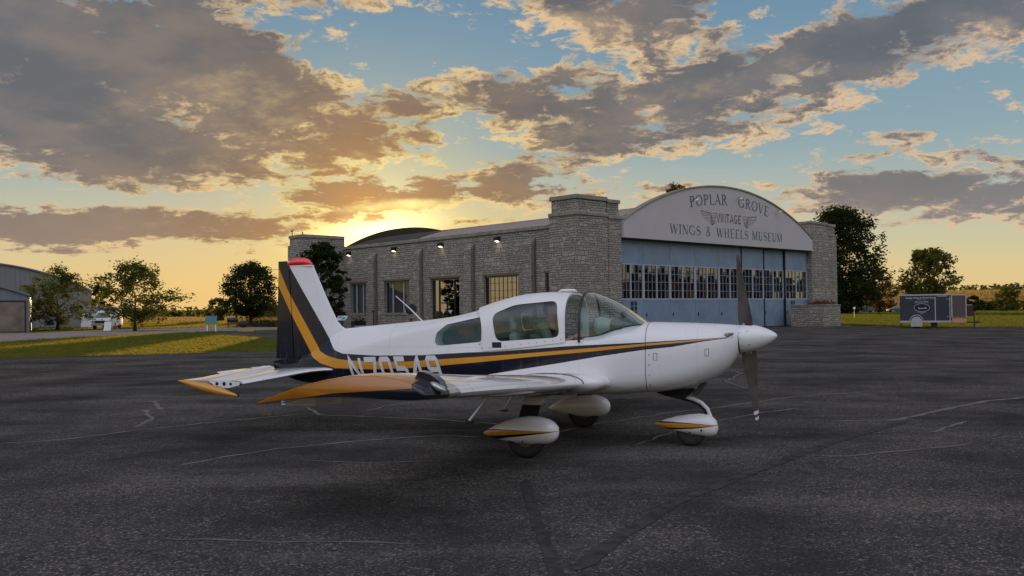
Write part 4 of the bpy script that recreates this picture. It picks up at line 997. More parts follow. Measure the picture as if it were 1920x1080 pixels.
def make_wing(s):
    Ys = [.42,.5,.58,.64,.70,.75,.79,.82,.85,.88,.91,.94,.97,1.0,1.05,1.1,1.2,1.4,1.9,2.6,3.4,4.1,4.4,4.55]
    w_ = MB().loft([wring(Y, s) for Y in Ys]).build('wing', M_wing, ac, smooth=50)
    t_ = MB().loft([cap_ring(Y, s) for Y in (4.556,4.62,4.68,4.73,4.765,4.79,4.80)]+[cap_in(s)]).build('wingtip', M_tip, w_, smooth=50)
    # seam strap on the leading edge by the root
    sm = [p for p in wring(.955, s)][:9]; c_ = Vector((.2, -s*.955, .78))
    MB().tube([(Vector(p)-c_)*1.006+c_ for p in sm], .006, 5).build('root_seam', M_rub, w_)
    # walkway patch, flap and aileron, hinge lines
    def te_panel(y0, y1, dz, name, x0=-.58, ext=.03):
        R_ = []
        for Y in [y0+(y1-y0)*k/6 for k in range(7)]:
            zz = WZ(Y)-.068*1.08; xt = WTE(Y)-ext
            R_.append([(x0, -s*Y, zz+.030), ((x0+xt)/2, -s*Y, zz+.010-dz*.5), (xt, -s*Y, zz-.020-dz+.003), (xt, -s*Y, zz-.022-dz-.003), ((x0+xt)/2, -s*Y, zz-.034-dz*.6), (x0, -s*Y, zz-.036)])
        return MB().loft(R_).build(name, M_wing, w_, smooth=25)
    te_panel(2.62, 4.50, .012, 'aileron', -.60, .02); te_panel(.62, 2.58, .03, 'flap', -.56, .02)
    # landing light and navigation lens in the tip leading edge
    r0, r1 = wring(4.36, s), wring(4.552, s); c0 = Vector((.35, -s*4.36, 1.0)); c1 = Vector((.35, -s*4.552, 1.0))
    idx = [27,28,29,30,31,0,1,2,3,4,5]
    idx = [i % 32 for i in idx]
    MB().loft([[(Vector(r0[i])-c0)*1.02+c0 for i in idx], [(Vector(r1[i])-c1)*1.02+c1 for i in idx]], closed=False, caps=(False, False)).build('landing_light', M_lens, w_, smooth=True)
    m = MB(); x, y, z = .455, -s*4.66, 1.045
    m.loft([[(x+dx_, y+s*0+r_*1.6*math.cos(t), z+r_*math.sin(t)-dx_*.5) for t in [k*math.pi/4 for k in range(8)]] for dx_, r_ in ((-.06,.006),(-.03,.022),(.0,.03),(.04,.022),(.055,.006))])
    m.build('navigation_light', M_lens, w_, smooth=True)
    # raised dark fence on the tip, as a fairing swept back
    f = [(.285,1.10),(.31,1.148),(.345,1.146),(.41,1.122),(.465,1.082),(.49,1.03),(.44,1.03),(.36,1.07)]
    MB().prism(f, -s*4.62-.05, -s*4.62+.05).build('tip_fairing', M_navy, w_, smooth=30)
    return w_
M_lens = simple('clear_lens', (.50,.49,.46), .12, .6, 1., var=.4, scale=14, bump=.4)
for s in (1, -1): make_wing(s)
# black walkway edge near the root, near the cabin
m = MB()
W = [side_pt(1028,704,.62), side_pt(1072,700,.58), side_pt(1066,706,.64)]
m.add([(W[0][0],-.60,W[0][1]),(W[1][0],-.60,W[1][1]+.004),(W[2][0],-.66,W[2][1]+.004)], [(0,1,2)]); m.build('root_vent', M_dark, ac, recalc=False)

# ---- tailplane, elevators, tabs
TZ = tab([(0,.83),(.2,.828),(1.42,.742)])
def stab_ring(Y, s):
    LE = tab([(.05,-2.72),(.14,-2.80),(.22,-2.95),(.40,-3.10),(.7,-3.18),(1.42,-3.405)])(Y); TE = -3.86
    z = TZ(Y); th = .034 if Y > .2 else .03; out = []
    for t, h_ in naca(.13, 0, 10): out.append((LE+(TE-LE)*t, -s*Y, z+h_*1.6*.34*(1 if Y > .3 else .8)))
    return out
for s in (1, -1):
    o = MB().loft([stab_ring(Y, s) for Y in (.05,.14,.22,.3,.4,.55,.7,1.0,1.42)]).build('tailplane', M_wing, ac, smooth=45)
    # open rib at the tip with lightening holes
    rb = MB().prism([(-3.41,.742),(-3.46,.762),(-3.62,.776),(-3.86,.782),(-3.865,.768),(-3.80,.72),(-3.68,.690),(-3.60,.690),(-3.46,.722)], -s*1.424-.003, -s*1.424+.003).build('tip_rib', M_wh, o)
    hm = MB()
    for x, r_ in ((-3.755,.021),(-3.655,.022),(-3.565,.016),(-3.43,.013)):
        hm.prism([(x+r_*math.cos(t), .738+r_*math.sin(t)) for t in [k*math.pi/8 for k in range(16)]], -s*1.43-.002, -s*1.43+.002)
    hm.build('lightening_hole', M_dark, rb)
    # elevator, trailing edge up; hinge at x=-3.87
    def er(Y, xt, zt): 
        z = TZ(min(Y, 1.42)); return [(-3.875,-s*Y,z+.030),(-4.05,-s*Y,z+.030),(xt,-s*Y,zt+.004),(xt,-s*Y,zt-.003),(-4.05,-s*Y,z-.022),(-3.875,-s*Y,z-.028),(-3.855,-s*Y,z)]
    el_ = MB().loft([er(.10,-3.99,.865),er(.22,-4.10,.85),er(.45,-4.19,.80),er(.72,-4.235,.783),er(1.05,-4.245,.777),er(1.42,-4.262,.771)]).build('elevator', M_wing, ac, smooth=30)
    # tip horn in gold
    hr = []
    for x, zc, h_, w_ in ((-4.27,.770,.004,.01),(-4.20,.760,.022,.03),(-4.05,.728,.042,.05),(-3.90,.698,.052,.06),(-3.75,.668,.050,.06),(-3.60,.638,.036,.05),(-3.48,.616,.018,.03),(-3.44,.610,.004,.01)):
        hr.append([(x, -s*(1.44+.03+w_*math.cos(t)*.75), zc+h_*math.sin(t)) for t in [k*math.pi/8 for k in range(16)]])
    MB().loft(hr, mi=0).build('elevator_horn', M_horn if False else M_gold, el_, smooth=50)
    MB().loft([[(x, -s*(1.455+w_*c), z_) for c, z_ in ((-1,zc-.015),(1,zc-.015),(1,zc+.01),(-1,zc+.01))] for x, zc, w_ in ((-3.44,.612,.012),(-3.58,.650,.022),(-3.72,.70,.022))]).build('horn_arm', M_navy, el_)
    # trim tab standing proud of the elevator
    a, b, c, d = side_pt(408,697,.72), side_pt(508,685,.10), side_pt(512,696,.12), side_pt(420,707,.70)
    vs = [(a[0],-s*.72,a[1]),(b[0],-s*.12,b[1]),(c[0]+.05,-s*.12,c[1]+.02),(d[0]+.09,-s*.72,d[1]+.014)]
    MB().add(vs+[(p[0]-.01,p[1],p[2]-.012) for p in vs], [(0,1,2,3),(7,6,5,4),(0,4,5,1),(1,5,6,2),(2,6,7,3),(3,7,4,0)]).build('trim_tab', M_wh, el_)

# ---- spinner and propeller
ax0, ax1 = Vector((2.118,0,1.213)), Vector((2.523,0,1.249)); dv = (ax1-ax0).normalized(); upv = Vector((-dv.z,0,dv.x)); lv = Vector((0,1,0))
prof = [(0,.157),(.06,.157),(.12,.150),(.20,.130),(.28,.099),(.34,.066),(.385,.034),(.402,.015),(.407,.002)]
pf = tab(prof)
m = MB(); m.loft([[ax0+dv*q+(lv*math.cos(t)+upv*math.sin(t))*pf(q) for t in [k*math.pi/18 for k in range(36)]] for q in [0,.004]+[.407*(1-(1-k/20)**1.6) for k in range(1,21)]])
sp = m.build('spinner', M_wh, ac, smooth=50)
MB().loft([[ax0-dv*q+(lv*math.cos(t)+upv*math.sin(t))*r_ for t in [k*math.pi/18 for k in range(36)]] for q, r_ in ((.001,.150),(.014,.150))]).build('backplate', M_dark, sp)
m = MB()
for k in range(14):
    t = 2*math.pi*k/14; p = ax0+dv*.018+(lv*math.cos(t)+upv*math.sin(t))*.1575; m.box(p-Vector((.004,.004,.004)), p+Vector((.004,.004,.004)))
for q, t0 in ((.10,2.6),(.11,3.6),(.2,4.6)):
    p = ax0+dv*q+(lv*math.cos(t0)+upv*math.sin(t0))*(pf(q)+.0005); m.box(p-Vector((.004,.004,.004)), p+Vector((.004,.004,.004)))
m.build('spinner_screw', M_black, sp)
def blade(sgn):
    hub = ax0+dv*.085; th0 = R(9); bd = (upv*math.cos(th0)-lv*math.sin(th0))*sgn; ch = dv.cross(bd).normalized()
    rs = [(.10,.066,.034,80),(.16,.080,.030,76),(.22,.085,.024,69),(.32,.084,.018,59),(.45,.080,.014,47),(.60,.070,.011,36),(.75,.062,.009,30),(.88,.048,.007,26),(.925,.042,.006,23),(.945,.024,.005,23),(.952,.006,.003,23)]
    def rg(r_, hc, ht, pit):
        p = R(pit); u = ch*math.cos(p)+dv*math.sin(p)*(1); v = -ch*math.sin(p)+dv*math.cos(p)
        return [hub+bd*r_+u*hc*math.cos(t)+v*ht*math.sin(t) for t in [k*math.pi/7 for k in range(14)]]
    b = MB().loft([rg(*q) for q in rs]).build('propeller_blade', M_prop, ac, smooth=50)
    for r0, r1 in (((.835,.872),(.905,.940)) if sgn < 0 else ()):
        f = lambda r: [tab([(q[0], q[j]) for q in rs])(r) for j in (1,2,3)]
        MB().loft([rg(r, *[v*k_ for v, k_ in zip(f(r), (1.03,1.1,1))]) for r in (r0, (r0+r1)/2, r1)]).build('tip_band', M_white, b, smooth=50)
    MB().loft([rg(r, *[v*k_ for v, k_ in zip((.046,.038,55), (1,1,1))]) for r in (.145,.175)]).build('blade_cuff', M_chrome, b, smooth=50)
for s in (1, -1): blade(s)
M_inl = simple('inlet_lining', (.30,.25,.20), .6)
# air inlets beside the spinner
for s in (1, -1):
    e = [(2.075+.012*0-.05*abs(math.cos(t))*0, -s*(.24+.05*math.cos(t)), 1.262+.026*math.sin(t)) for t in [k*math.pi/8 for k in range(16)]]
    m = MB().loft([[(p[0]-.14, p[1], p[2]) for p in e], [(p[0]-.035+(.03 if abs(p[1]) < .24 else -.02), p[1], p[2]) for p in e]]); m.build('air_inlet', M_inl, cowl)
for x0, y0, w_, h_ in ((1320,655,6,10),(1226,662,6,10)):
    a = side_pt(x0, y0, .5); yy = surf_y(a[0], a[1]-.03)
    L = [(0,0),(.038,0),(.038,-.075),(0,-.075)]
    MB().ribbon(L, .004, lambda u, v: (a[0]+u, -surf_y(a[0]+u, a[1]+v)-.002, a[1]+v), closed=True).build('access_door', M_dark, cowl, recalc=False)
# exhaust and nose-gear bay
a, b = side_pt(1323,716,.1), side_pt(1302,741,.1)
MB().tube([(a[0],-.1,a[1]),(b[0],-.1,b[1])], .028, 10).build('exhaust_pipe', M_prop, ac, smooth=40)

# ---- undercarriage
def pant(name, cx, cy, prof_, parent_name, mt, hole, parent=ac):
    rr_ = []
    for x, zc, h_, w_ in prof_:
        rr_.append([(cx+x, cy+w_*math.copysign(abs(math.cos(t))**.85, math.cos(t)), zc+h_*math.copysign(abs(math.sin(t))**.9, math.sin(t))) for t in [k*math.pi/10 for k in range(20)]])
    return MB().loft(rr_).build(name, mt, parent, smooth=50)
def pant_paint(name, pts_top, pts_mid, pts_low, pts_bot):
    m, nt, o = mat(name); co = obj_co(); x, y, z = separate(co)
    A, B, C_, D_ = [curve_node(p, x) for p in (pts_top, pts_mid, pts_low, pts_bot)]
    gt = lambda a, b: S.m('GREATER_THAN', a, b)
    dk = gt(A, z)*gt(z, D_); gd = gt(B, z)*gt(z, C_); n = noise(co, 5., 4)
    out_ = S.m('GREATER_THAN', S.m('ABSOLUTE', y), 1.255) if name.startswith('main') else 1.
    c = mix(dk*out_, mix(smooth(n, .4, .8)*.15, (.76,.74,.72), (.60,.56,.50)), (.008,.009,.02)); c = mix(gd*out_, c, (.60,.25,.025))
    p = principled(c, .24, 0, .5, .5, n, .05, .004); nt.links.new(p.outputs[0], o.inputs[0]); return m
f_ = lambda L, Y: [(-3.99, side_pt(*L[0], Y)[1])]+[side_pt(x, y, Y) for x, y in L]+[(2.19, side_pt(*L[-1], Y)[1])]
M_pm = pant_paint('main_spat_paint', f_([(900,808),(925,805),(980,807.5),(1040,810)],1.37), f_([(900,810),(925,807.5),(980,808),(1040,810.2)],1.37), f_([(900,819),(925,818),(980,813.5),(1040,810.4)],1.37), f_([(900,822),(925,825.5),(960,820),(1040,810.8)],1.37))
M_pn = pant_paint('nose_spat_paint', f_([(1224,791),(1260,791),(1300,794),(1343,798)],.1), f_([(1224,793.5),(1260,793.5),(1300,795.5),(1343,798.3)],.1), f_([(1224,802),(1260,802.5),(1300,801.5),(1343,798.9)],.1), f_([(1224,804),(1260,806),(1300,804),(1343,799.4)],.1))
PM = [(-.485,.245,.006,.006),(-.44,.250,.032,.035),(-.36,.262,.065,.065),(-.24,.275,.104,.095),(-.10,.286,.138,.115),(.04,.291,.150,.125),(.16,.290,.146,.125),(.25,.285,.128,.115),(.31,.282,.098,.09),(.345,.282,.058,.055),(.358,.282,.010,.01)]
PN = [(-.40,.238,.004,.005),(-.36,.240,.026,.03),(-.28,.243,.052,.055),(-.16,.245,.085,.085),(-.02,.244,.110,.10),(.10,.242,.126,.105),(.19,.236,.126,.10),(.25,.226,.108,.085),(.29,.216,.075,.06),(.308,.208,.012,.01)]
def wheel(cx, cy, r, wt, parent):
    t_ = MB()
    for seg in [None]:
        rings_ = []
        for k in range(28):
            a = 2*math.pi*k/28; rings_.append([(cx+math.cos(a)*(r-q), cy+y_, r+math.sin(a)*(r-q)) for y_, q in ((-wt*.5,.118),(-wt,.075),(-wt,.03),(-wt*.7,.006),(0,0),(wt*.7,.006),(wt,.03),(wt,.075),(wt*.5,.118))])
        rings_.append(rings_[0]); t_.loft(rings_, closed=False, caps=(False, False))
    t = t_.build('tyre', M_rub, parent, smooth=50)
    c = MB()
    for s in (-1, 1): c.prism([(cx+(r-.115)*math.cos(a), r+(r-.115)*math.sin(a)) for a in [k*math.pi/10 for k in range(20)]], cy+s*wt*.50-.004, cy+s*wt*.50+.004)
    c.build('hub', M_prop, parent)
for s in (-1, 1):
    g = MB()
    ch = lambda x0, x1, y, z, th: [(x0, y-th, z), (x0, y+th, z), ((x0+x1)/2, y+th*1.3, z), (x1, y+th, z), (x1, y-th, z), ((x0+x1)/2, y-th*1.3, z)]
    root = MB().loft([ch(-.062,.136,s*1.17,.555,.012), ch(-.078,.125,s*1.215,.47,.012), ch(-.094,.112,s*1.25,.385,.012)]).build('gear_leg', M_black, ac)
    sh = MB().loft([ch(-.25,.34,s*.55,.60,.05), ch(-.12,.20,s*.85,.635,.035), ch(-.075,.150,s*1.06,.615,.022), ch(-.068,.143,s*1.165,.553,.020)]).build('leg_fairing', M_wh, root, smooth=40)
    w_ = pant('wheel_spat', 0, s*1.255, PM, '', M_pm, True)
    # hollow look underneath: dark well
    MB().prism([(.21*math.cos(a), .21+.205*math.sin(a)) for a in [k*math.pi/12 for k in range(24)]], s*1.255-.075, s*1.255+.075)
    wheel(0, s*1.255, .21, .07, w_)
    if s == -1:
        a = side_pt(980, 828, 1.37); MB().prism([(a[0]+.009*math.cos(t), a[1]+.009*math.sin(t)) for t in [k*math.pi/5 for k in range(10)]], -1.384, -1.372).build('inflation_hole', M_dark, w_)
nw = pant('nose_wheel_spat', 1.560, 0, PN, '', M_pn, True); wheel(1.563, 0, .165, .055, nw)
for x, y in ((1293,811),(1315,807)):
    a = side_pt(x, y, .1); MB().prism([(a[0]+.011*math.cos(t), a[1]+.011*math.sin(t)) for t in [k*math.pi/5 for k in range(10)]], -.112, -.098).build('axle_bolt', M_dark, nw)
P_ = [side_pt(x, y, 0) for x, y in ((1283,744),(1300,748),(1315,755),(1326,766),(1332,780),(1333,796))]
nl = MB().tube([(p[0], 0, p[1]) for p in P_], [.021,.022,.022,.022,.021,.02], 12).build('nose_leg', M_wh, ac, smooth=50)
MB().tube([(p[0]-.03, 0, p[1]-.022) for p in P_[:5]], .016, 8).build('leg_gaiter', M_dark, nl, smooth=True)
m = MB().prism([side_pt(x, y, 0) for x, y in ((1229,733),(1300,728),(1304,731),(1288,744),(1283,749),(1268,746),(1245,740))], -.07, .07); m.build('steering_bracket', M_dark, ac)
# boarding steps, drain mast, whip aerials, handle
for s in (-1, 1):
    a, b = side_pt(912,750,.62), side_pt(879,791,.62)
    st_ = MB().tube([(a[0],s*.55,a[1]+.03),(b[0]+.01,s*.62,b[1]+.015)], .017, 8).build('boarding_step', M_wh, ac, smooth=40)
    MB().box((b[0]-.03,s*.62-.05,b[1]-.012),(b[0]+.05,s*.62+.05,b[1]+.004)).build('step_pad', M_rub, st_)
a, b = side_pt(742,555,0), side_pt(794,601,0)
MB().tube([(a[0],0,a[1]),((a[0]+b[0])/2,0,(a[1]+b[1])/2),(b[0],0,b[1]-.02)], [.005,.008,.012], 8).build('whip_aerial', M_wh, ac, smooth=True)
a = side_pt(535,485,0); 
MB().tube([(-3.66,0,2.14),(-4.06,-.02,2.135)], .0025, 5).build('trailing_aerial', M_black, ac)
MB().tube([(-3.32,0,.635),(-3.30,0,.60),(-3.27,0,.61),(-3.28,0,.635)], .006, 6).build('tie_down_ring', M_chrome, ac)
MB().prism([(-1.35,.585),(-1.15,.49),(-1.02,.49),(-.95,.585)], -.006, .006).build('belly_aerial', M_wh, ac)

# ---- registration on both sides, in straight block strokes
NG = {'N': ([[(0,0),(0,1),(.78,0),(.78,1)]], 1.0), '7': ([[(0,.93),(.78,.93),(.74,.72),(.34,0)]], .98), '0': ([[(.12,.07),(.66,.07),(.72,.15),(.72,.85),(.64,.93),(.14,.93),(.06,.85),(.06,.15),(.12,.07)]], .98),
      '5': ([[(.72,.93),(.08,.93),(.08,.55),(.60,.55),(.72,.46),(.72,.16),(.62,.07),(.04,.07)]], .98), '4': ([[(.55,0),(.55,.97),(.04,.30),(.80,.30)]], 1.0), '9': ([[(.72,.48),(.16,.48),(.06,.57),(.06,.84),(.14,.93),(.64,.93),(.72,.85),(.72,.16),(.64,.07),(.08,.07)]], .98)}
def regn(s):
    m = MB(); a, b = side_pt(652,672,.28), side_pt(824,667.5,.46); n = 6; tot = sum(NG[c][1] for c in 'N70549')+.14*5; u = 0; H = .30
    for c in 'N70549':
        for L in NG[c][0]:
            # cut strokes finer so that they lie on the curved skin
            D_ = []
            for i in range(len(L)-1):
                for k in range(4): t = k/4; D_.append((L[i][0]+(L[i+1][0]-L[i][0])*t, L[i][1]+(L[i+1][1]-L[i][1])*t))
            D_.append(L[-1])
            def fn(p, q, u=u):
                f = (u+p)/tot; x = a[0]+(b[0]-a[0])*f+(1-q)*.105; z = a[1]+(b[1]-a[1])*f-(1-q)*H
                return (x, s*(surf_y(x, z)+.006), z)
            m.ribbon([(p*1, q) for p, q in D_], .205, lambda p, q, u=u: fn(p, q), mi=0)
        u += NG[c][1]+.14
    m.build('registration_number', M_regn, fus, recalc=False)
M_regn = plain_gloss('registration_paint', (.62,.62,.64), .3)
for s in (-1, 1): regn(s)


# ---- two people in the front seats
M_skin = simple('skin', (.42,.21,.14), .5, var=.08); M_hair = simple('dark_hair', (.03,.02,.014), .7); M_hair2 = simple('brown_hair', (.09,.04,.02), .7)
def ellip(m, c, r, n=16):
    m.loft([[ (c[0]+r[0]*math.sin(ph)*math.cos(t), c[1]+r[1]*math.sin(ph)*math.sin(t), c[2]+r[2]*math.cos(ph)) for t in [2*math.pi*k/n for k in range(n)]] for ph in [max(.02, min(math.pi-.02, math.pi*j/n)) for j in range(n+1)]])
def remesh(o, vox):
    md = o.modifiers.new('r', 'REMESH'); md.mode = 'VOXEL'; md.voxel_size = vox; md.use_smooth_shade = True
    s_ = o.modifiers.new('s', 'SMOOTH'); s_.iterations = 2; s_.factor = .5
    bpy.context.view_layer.update(); apply_mods(o); o.data.polygons.foreach_set('use_smooth', [True]*len(o.data.polygons))
def person(y, dx, label, shirt, trousers, hair, reach):
    root = empty('person', (0,0,0)); root.parent = None
    c, s_ = math.cos(AH), math.sin(AH); root.location = (AX+dx*c-y*s_, AY+dx*s_+y*c, 0); root.rotation_euler = (0,0,AH)
    tag(root, label, 'person')
    m = MB(); hc = (-.005, 0, 1.592)
    ellip(m, hc, (.092,.074,.112)); ellip(m, (.03,0,1.545), (.058,.052,.068)); ellip(m, (.092,0,1.578), (.020,.014,.024)); ellip(m, (.070,0,1.535), (.022,.026,.014)); ellip(m, (.062,0,1.505), (.026,.028,.022))
    ellip(m, (.076,0,1.615), (.014,.05,.012))
    for q in (-1, 1): ellip(m, (-.015,q*.074,1.582), (.022,.012,.032))
    m.tube([(-.03,0,1.42),(-.015,0,1.50),(-.01,0,1.56)], [.062,.055,.055], 12)
    m.tube([(-.10,0,.94),(-.13,0,1.10),(-.12,0,1.25),(-.08,0,1.38),(-.04,0,1.44)], [.14,.13,.15,.15,.07], 14)
    hands = []
    for q in (-1, 1):
        sh, elb = Vector((-.07,q*.165,1.37)), Vector((.05,q*.23,1.14)); wr = Vector((.27,q*.15,1.17+reach*(1 if q == -1 else .2)))
        m.tube([(-.07,q*.10,1.38), sh, sh.lerp(elb,.5), elb, elb.lerp(wr,.45), wr], [.06,.058,.047,.040,.036,.024], 10)
        pd = (wr-elb).normalized(); palm = wr+pd*.045; ellip(m, palm, (.042,.018,.034), 10)
        for k in range(4):
            b = wr+pd*.075+Vector((0,0,.026-.017*k)); L = (.040,.046,.043,.034)[k]
            m.tube([b, b+pd*L*.6+Vector((0,-q*.006,-.004)), b+pd*L*.85+Vector((0,-q*.012,-.022))], [.0085,.008,.0065], 6)
        b = wr+pd*.02+Vector((0,-q*.016,.022)); m.tube([b, b+pd*.03+Vector((0,-q*.02,.014)), b+pd*.052+Vector((0,-q*.022,.008))], [.010,.009,.007], 6)
        m.tube([(-.08,q*.09,.93),(.12,q*.10,.99),(.31,q*.11,1.0),(.36,q*.11,.93),(.38,q*.11,.80)], [.085,.078,.060,.052,.042], 10)
        m.tube([(.36,q*.11,.775),(.43,q*.12,.770)], [.036,.03], 8)
    b = m.build('body', M_skin, root); remesh(b, .0075)
    m = MB(); m.tube([(-.10,0,.93),(-.13,0,1.10),(-.12,0,1.25),(-.08,0,1.385),(-.035,0,1.425)], [.155,.142,.163,.163,.075], 14)
    for q in (-1, 1):
        sh, elb = Vector((-.07,q*.165,1.37)), Vector((.05,q*.23,1.14)); wr = Vector((.27,q*.15,1.17+reach*(1 if q == -1 else .2)))
        m.tube([(-.07,q*.10,1.385), sh, sh.lerp(elb,.5), elb, elb.lerp(wr,.55)], [.070,.070,.060,.052,.046], 10)
    o = m.build('shirt', shirt, root); remesh(o, .01)
    m = MB(); m.tube([(-.10,0,.90),(-.12,0,1.0)], [.165,.15], 14)
    for q in (-1, 1): m.tube([(-.08,q*.09,.93),(.12,q*.10,.99),(.31,q*.11,1.0),(.36,q*.11,.93),(.38,q*.11,.82)], [.098,.090,.072,.064,.055], 10)
    o = m.build('trousers', trousers, root); remesh(o, .01)
    m = MB(); ellip(m, (-.022,0,1.622), (.088,.082,.096)); ellip(m, (-.06,0,1.57), (.052,.070,.07)); o = m.build('hair', hair, root); remesh(o, .01)
    m = MB()
    for q in (-1, 1): ellip(m, (.082,q*.028,1.596), (.007,.012,.007), 8)
    m.build('eye', M_dark, b)
person(-.26, .02, 'person with dark hair in a grey green shirt in the near front seat', simple('olive_shirt', (.16,.17,.12), .8), simple('jeans', (.05,.07,.11), .8), M_hair, .06)
person(.25, -.06, 'person with reddish brown hair and blue jacket in the far front seat', simple('blue_jacket', (.07,.10,.16), .7), simple('dark_trousers', (.03,.03,.035), .8), M_hair2, -.02)

# ------------------------------------------------------------------ trees and plants
def leaf_mat(name, c1, c2, trans):
    m, nt, o = mat(name); co = obj_co(); g = nt.nodes.new('ShaderNodeNewGeometry'); n = noise(co, .9, 3, .6); r_ = S(g.outputs['Random Per Island'])
    c = mix(S.m('ADD', smooth(n, .35, .65)*.6, r_*.4), c1, c2)
    d = nt.nodes.new('ShaderNodeBsdfDiffuse'); setin(d.inputs[0], c); t = nt.nodes.new('ShaderNodeBsdfTranslucent'); setin(t.inputs[0], mix(.5, c, trans))
    mx = nt.nodes.new('ShaderNodeMixShader'); mx.inputs[0].default_value = .42; nt.links.new(d.outputs[0], mx.inputs[1]); nt.links.new(t.outputs[0], mx.inputs[2]); nt.links.new(mx.outputs[0], o.inputs[0]); return m
M_leaf = leaf_mat('tree_leaves', (.045,.06,.018), (.095,.11,.03), (.20,.20,.03))
M_leafd = leaf_mat('dark_leaves', (.018,.028,.012), (.04,.052,.018), (.06,.08,.02))
M_leafy = leaf_mat('yellow_green_leaves', (.07,.08,.018), (.14,.13,.03), (.30,.25,.03))
M_leafr = leaf_mat('russet_leaves', (.07,.05,.022), (.12,.085,.035), (.25,.16,.04))
M_bark = simple('bark', (.05,.038,.028), .95, var=.4, scale=3, bump=.8)
def leaves(m, pts, size, rnd, flat=.5):
    for p in pts:
        a = rnd.uniform(0, 6.283); u = Vector((math.cos(a), math.sin(a), rnd.uniform(-.7, .7))).normalized(); v = u.cross(Vector((rnd.uniform(-1,1), rnd.uniform(-1,1), rnd.uniform(-1,1)))).normalized()
        s1 = size*rnd.uniform(.6, 1.4); s2 = s1*rnd.uniform(.35, .7); p = Vector(p)
        m.add([p-u*s1*.5, p+v*s2*.5, p+u*s1*.5, p-v*s2*.5], [(0,1,2,3)])
def tree(base, h, rad, label, seed, mt=M_leaf, n=2600, size=.30, trunk=.18, clear=.16, lean=0, shape='oval', limbs=9, group=None, cat='tree', name='tree', spiky=0., gaps=.35):
    rnd = random.Random(seed); root = empty(name, (base[0], base[1], base[2] if len(base) > 2 else 0)); tag(root, label, cat, group)
    tm = MB(); th = h*.62; trunk_pts = [(rnd.uniform(-1,1)*.02*h*k/6+lean*h*k/6*.1, rnd.uniform(-1,1)*.02*h*k/6, th*k/6) for k in range(7)]
    tm.tube(trunk_pts, [trunk*(1.35 if k == 0 else 1-k/7.5) for k in range(7)], 8)
    clumps = []
    cz, rz = h*(clear+1)/2, h*(1-clear)/2
    def prof_(z):                            # crown radius by height 0..1
        if shape == 'oval': return math.sqrt(max(0, 1-abs(z*2-1)**2.3))*(1-.18*z)+.02
        if shape == 'cone': return max(.05, (1-z)**.7*min(1, (z+.05)*6))
        return math.sqrt(max(0, 1-abs(z*2-1)**3.2))
    n = int(n*2.5); NC = max(30, int(n/48))
    for k in range(NC):
        z = rnd.random()**.92; a = rnd.uniform(0, 6.283); q = math.sqrt(rnd.uniform(.02, 1))*(1 if rnd.random() > .12 else 1.12)
        r_ = rad*prof_(z)*q*(1+spiky*(rnd.random()-.4)); c = Vector((r_*math.cos(a), r_*math.sin(a), h*clear+(h-h*clear)*z*.97)); clumps.append(c)
    far = sorted(clumps, key=lambda c: -(c.x**2+c.y**2))[:limbs*2]
    for c in far[::2][:limbs]:
        t0 = max(.25, min(.95, (c.z/h)*1.1-.25)); k = t0*6; i = min(5, int(k)); p0 = Vector(trunk_pts[i]).lerp(Vector(trunk_pts[i+1]), k-i)
        mid_ = p0.lerp(c, .5)+Vector((0,0,-.03*h)); tm.tube([p0, mid_, c], [trunk*.38, trunk*.22, trunk*.06], 6)
    tm.build('trunk', M_bark, root, smooth=True)
    cm = MB(); per = max(6, n//NC)
    for c in clumps:
        cr = rad*rnd.uniform(.11, .23); up = rnd.uniform(.5, .9); pts = []
        out = Vector((c.x, c.y, (c.z-cz)*.8)); out = out.normalized() if out.length > .01 else Vector((0,0,1))
        for _ in range(per):
            d = Vector((rnd.gauss(0,1), rnd.gauss(0,1), rnd.gauss(0,1)*up))*cr*.55
            d = Vector([max(-cr, min(cr, v)) for v in d])
            if spiky: d += out*min(1.3, abs(rnd.gauss(0,1)))*cr*spiky*1.0
            pts.append(c+d)
        leaves(cm, pts, size, rnd)
    cm.build('crown', mt, root, recalc=False); return root
def px_tree(bx, by, x0, x1, ytop, label, seed, d=None, **k):
    b = at_ground(bx, by) if d is None else at_depth(bx, by, d); dd = b.y; b.z = 0
    top = at_depth(bx, ytop, dd).z; rad = (x1-x0)/2/CAM_F*dd
    return tree((b.x, b.y, 0), top, rad, label, seed, **k)
px_tree(108, 619, 54, 166, 508, 'leafy green tree in front of the grey arched hangars, leftmost tree', 11, n=2700, size=.27, clear=.15, trunk=.17, spiky=.75)
px_tree(253, 621, 194, 316, 500, 'broad open-branched tree right of the white van', 12, n=3000, size=.26, clear=.17, trunk=.16, spiky=.8)
px_tree(470, 612, 420, 524, 492, 'dark rounded tree left of the aeroplane fin behind the smoker', 13, n=6200, size=.26, clear=.16, trunk=.20, mt=M_leafd, limbs=14)
px_tree(608, 612, 574, 652, 456, 'dark tree against the far stone tower behind the tail', 14, d=66, n=3800, size=.24, clear=.10, trunk=.11, mt=M_leafd, spiky=.7)
px_tree(186, 616, 168, 208, 536, 'small dark tree behind the white van', 15, d=135, n=1100, size=.40, clear=.12, mt=M_leafd, spiky=.4)
px_tree(408, 606, 388, 436, 560, 'small yellow green tree left of the dark rounded tree', 16, d=160, n=1300, size=.45, clear=.08, mt=M_leafy, trunk=.14)
px_tree(508, 606, 476, 560, 572, 'low pale green tree behind the dark rounded tree', 17, d=165, n=1300, size=.45, clear=.05, mt=M_leafy, trunk=.14)
px_tree(1576, 588, 1490, 1642, 394, 'huge dark tree behind the right stone pier of the museum', 18, d=185, n=11000, size=.62, clear=.03, trunk=.5, mt=M_leafd, spiky=.35, limbs=14)
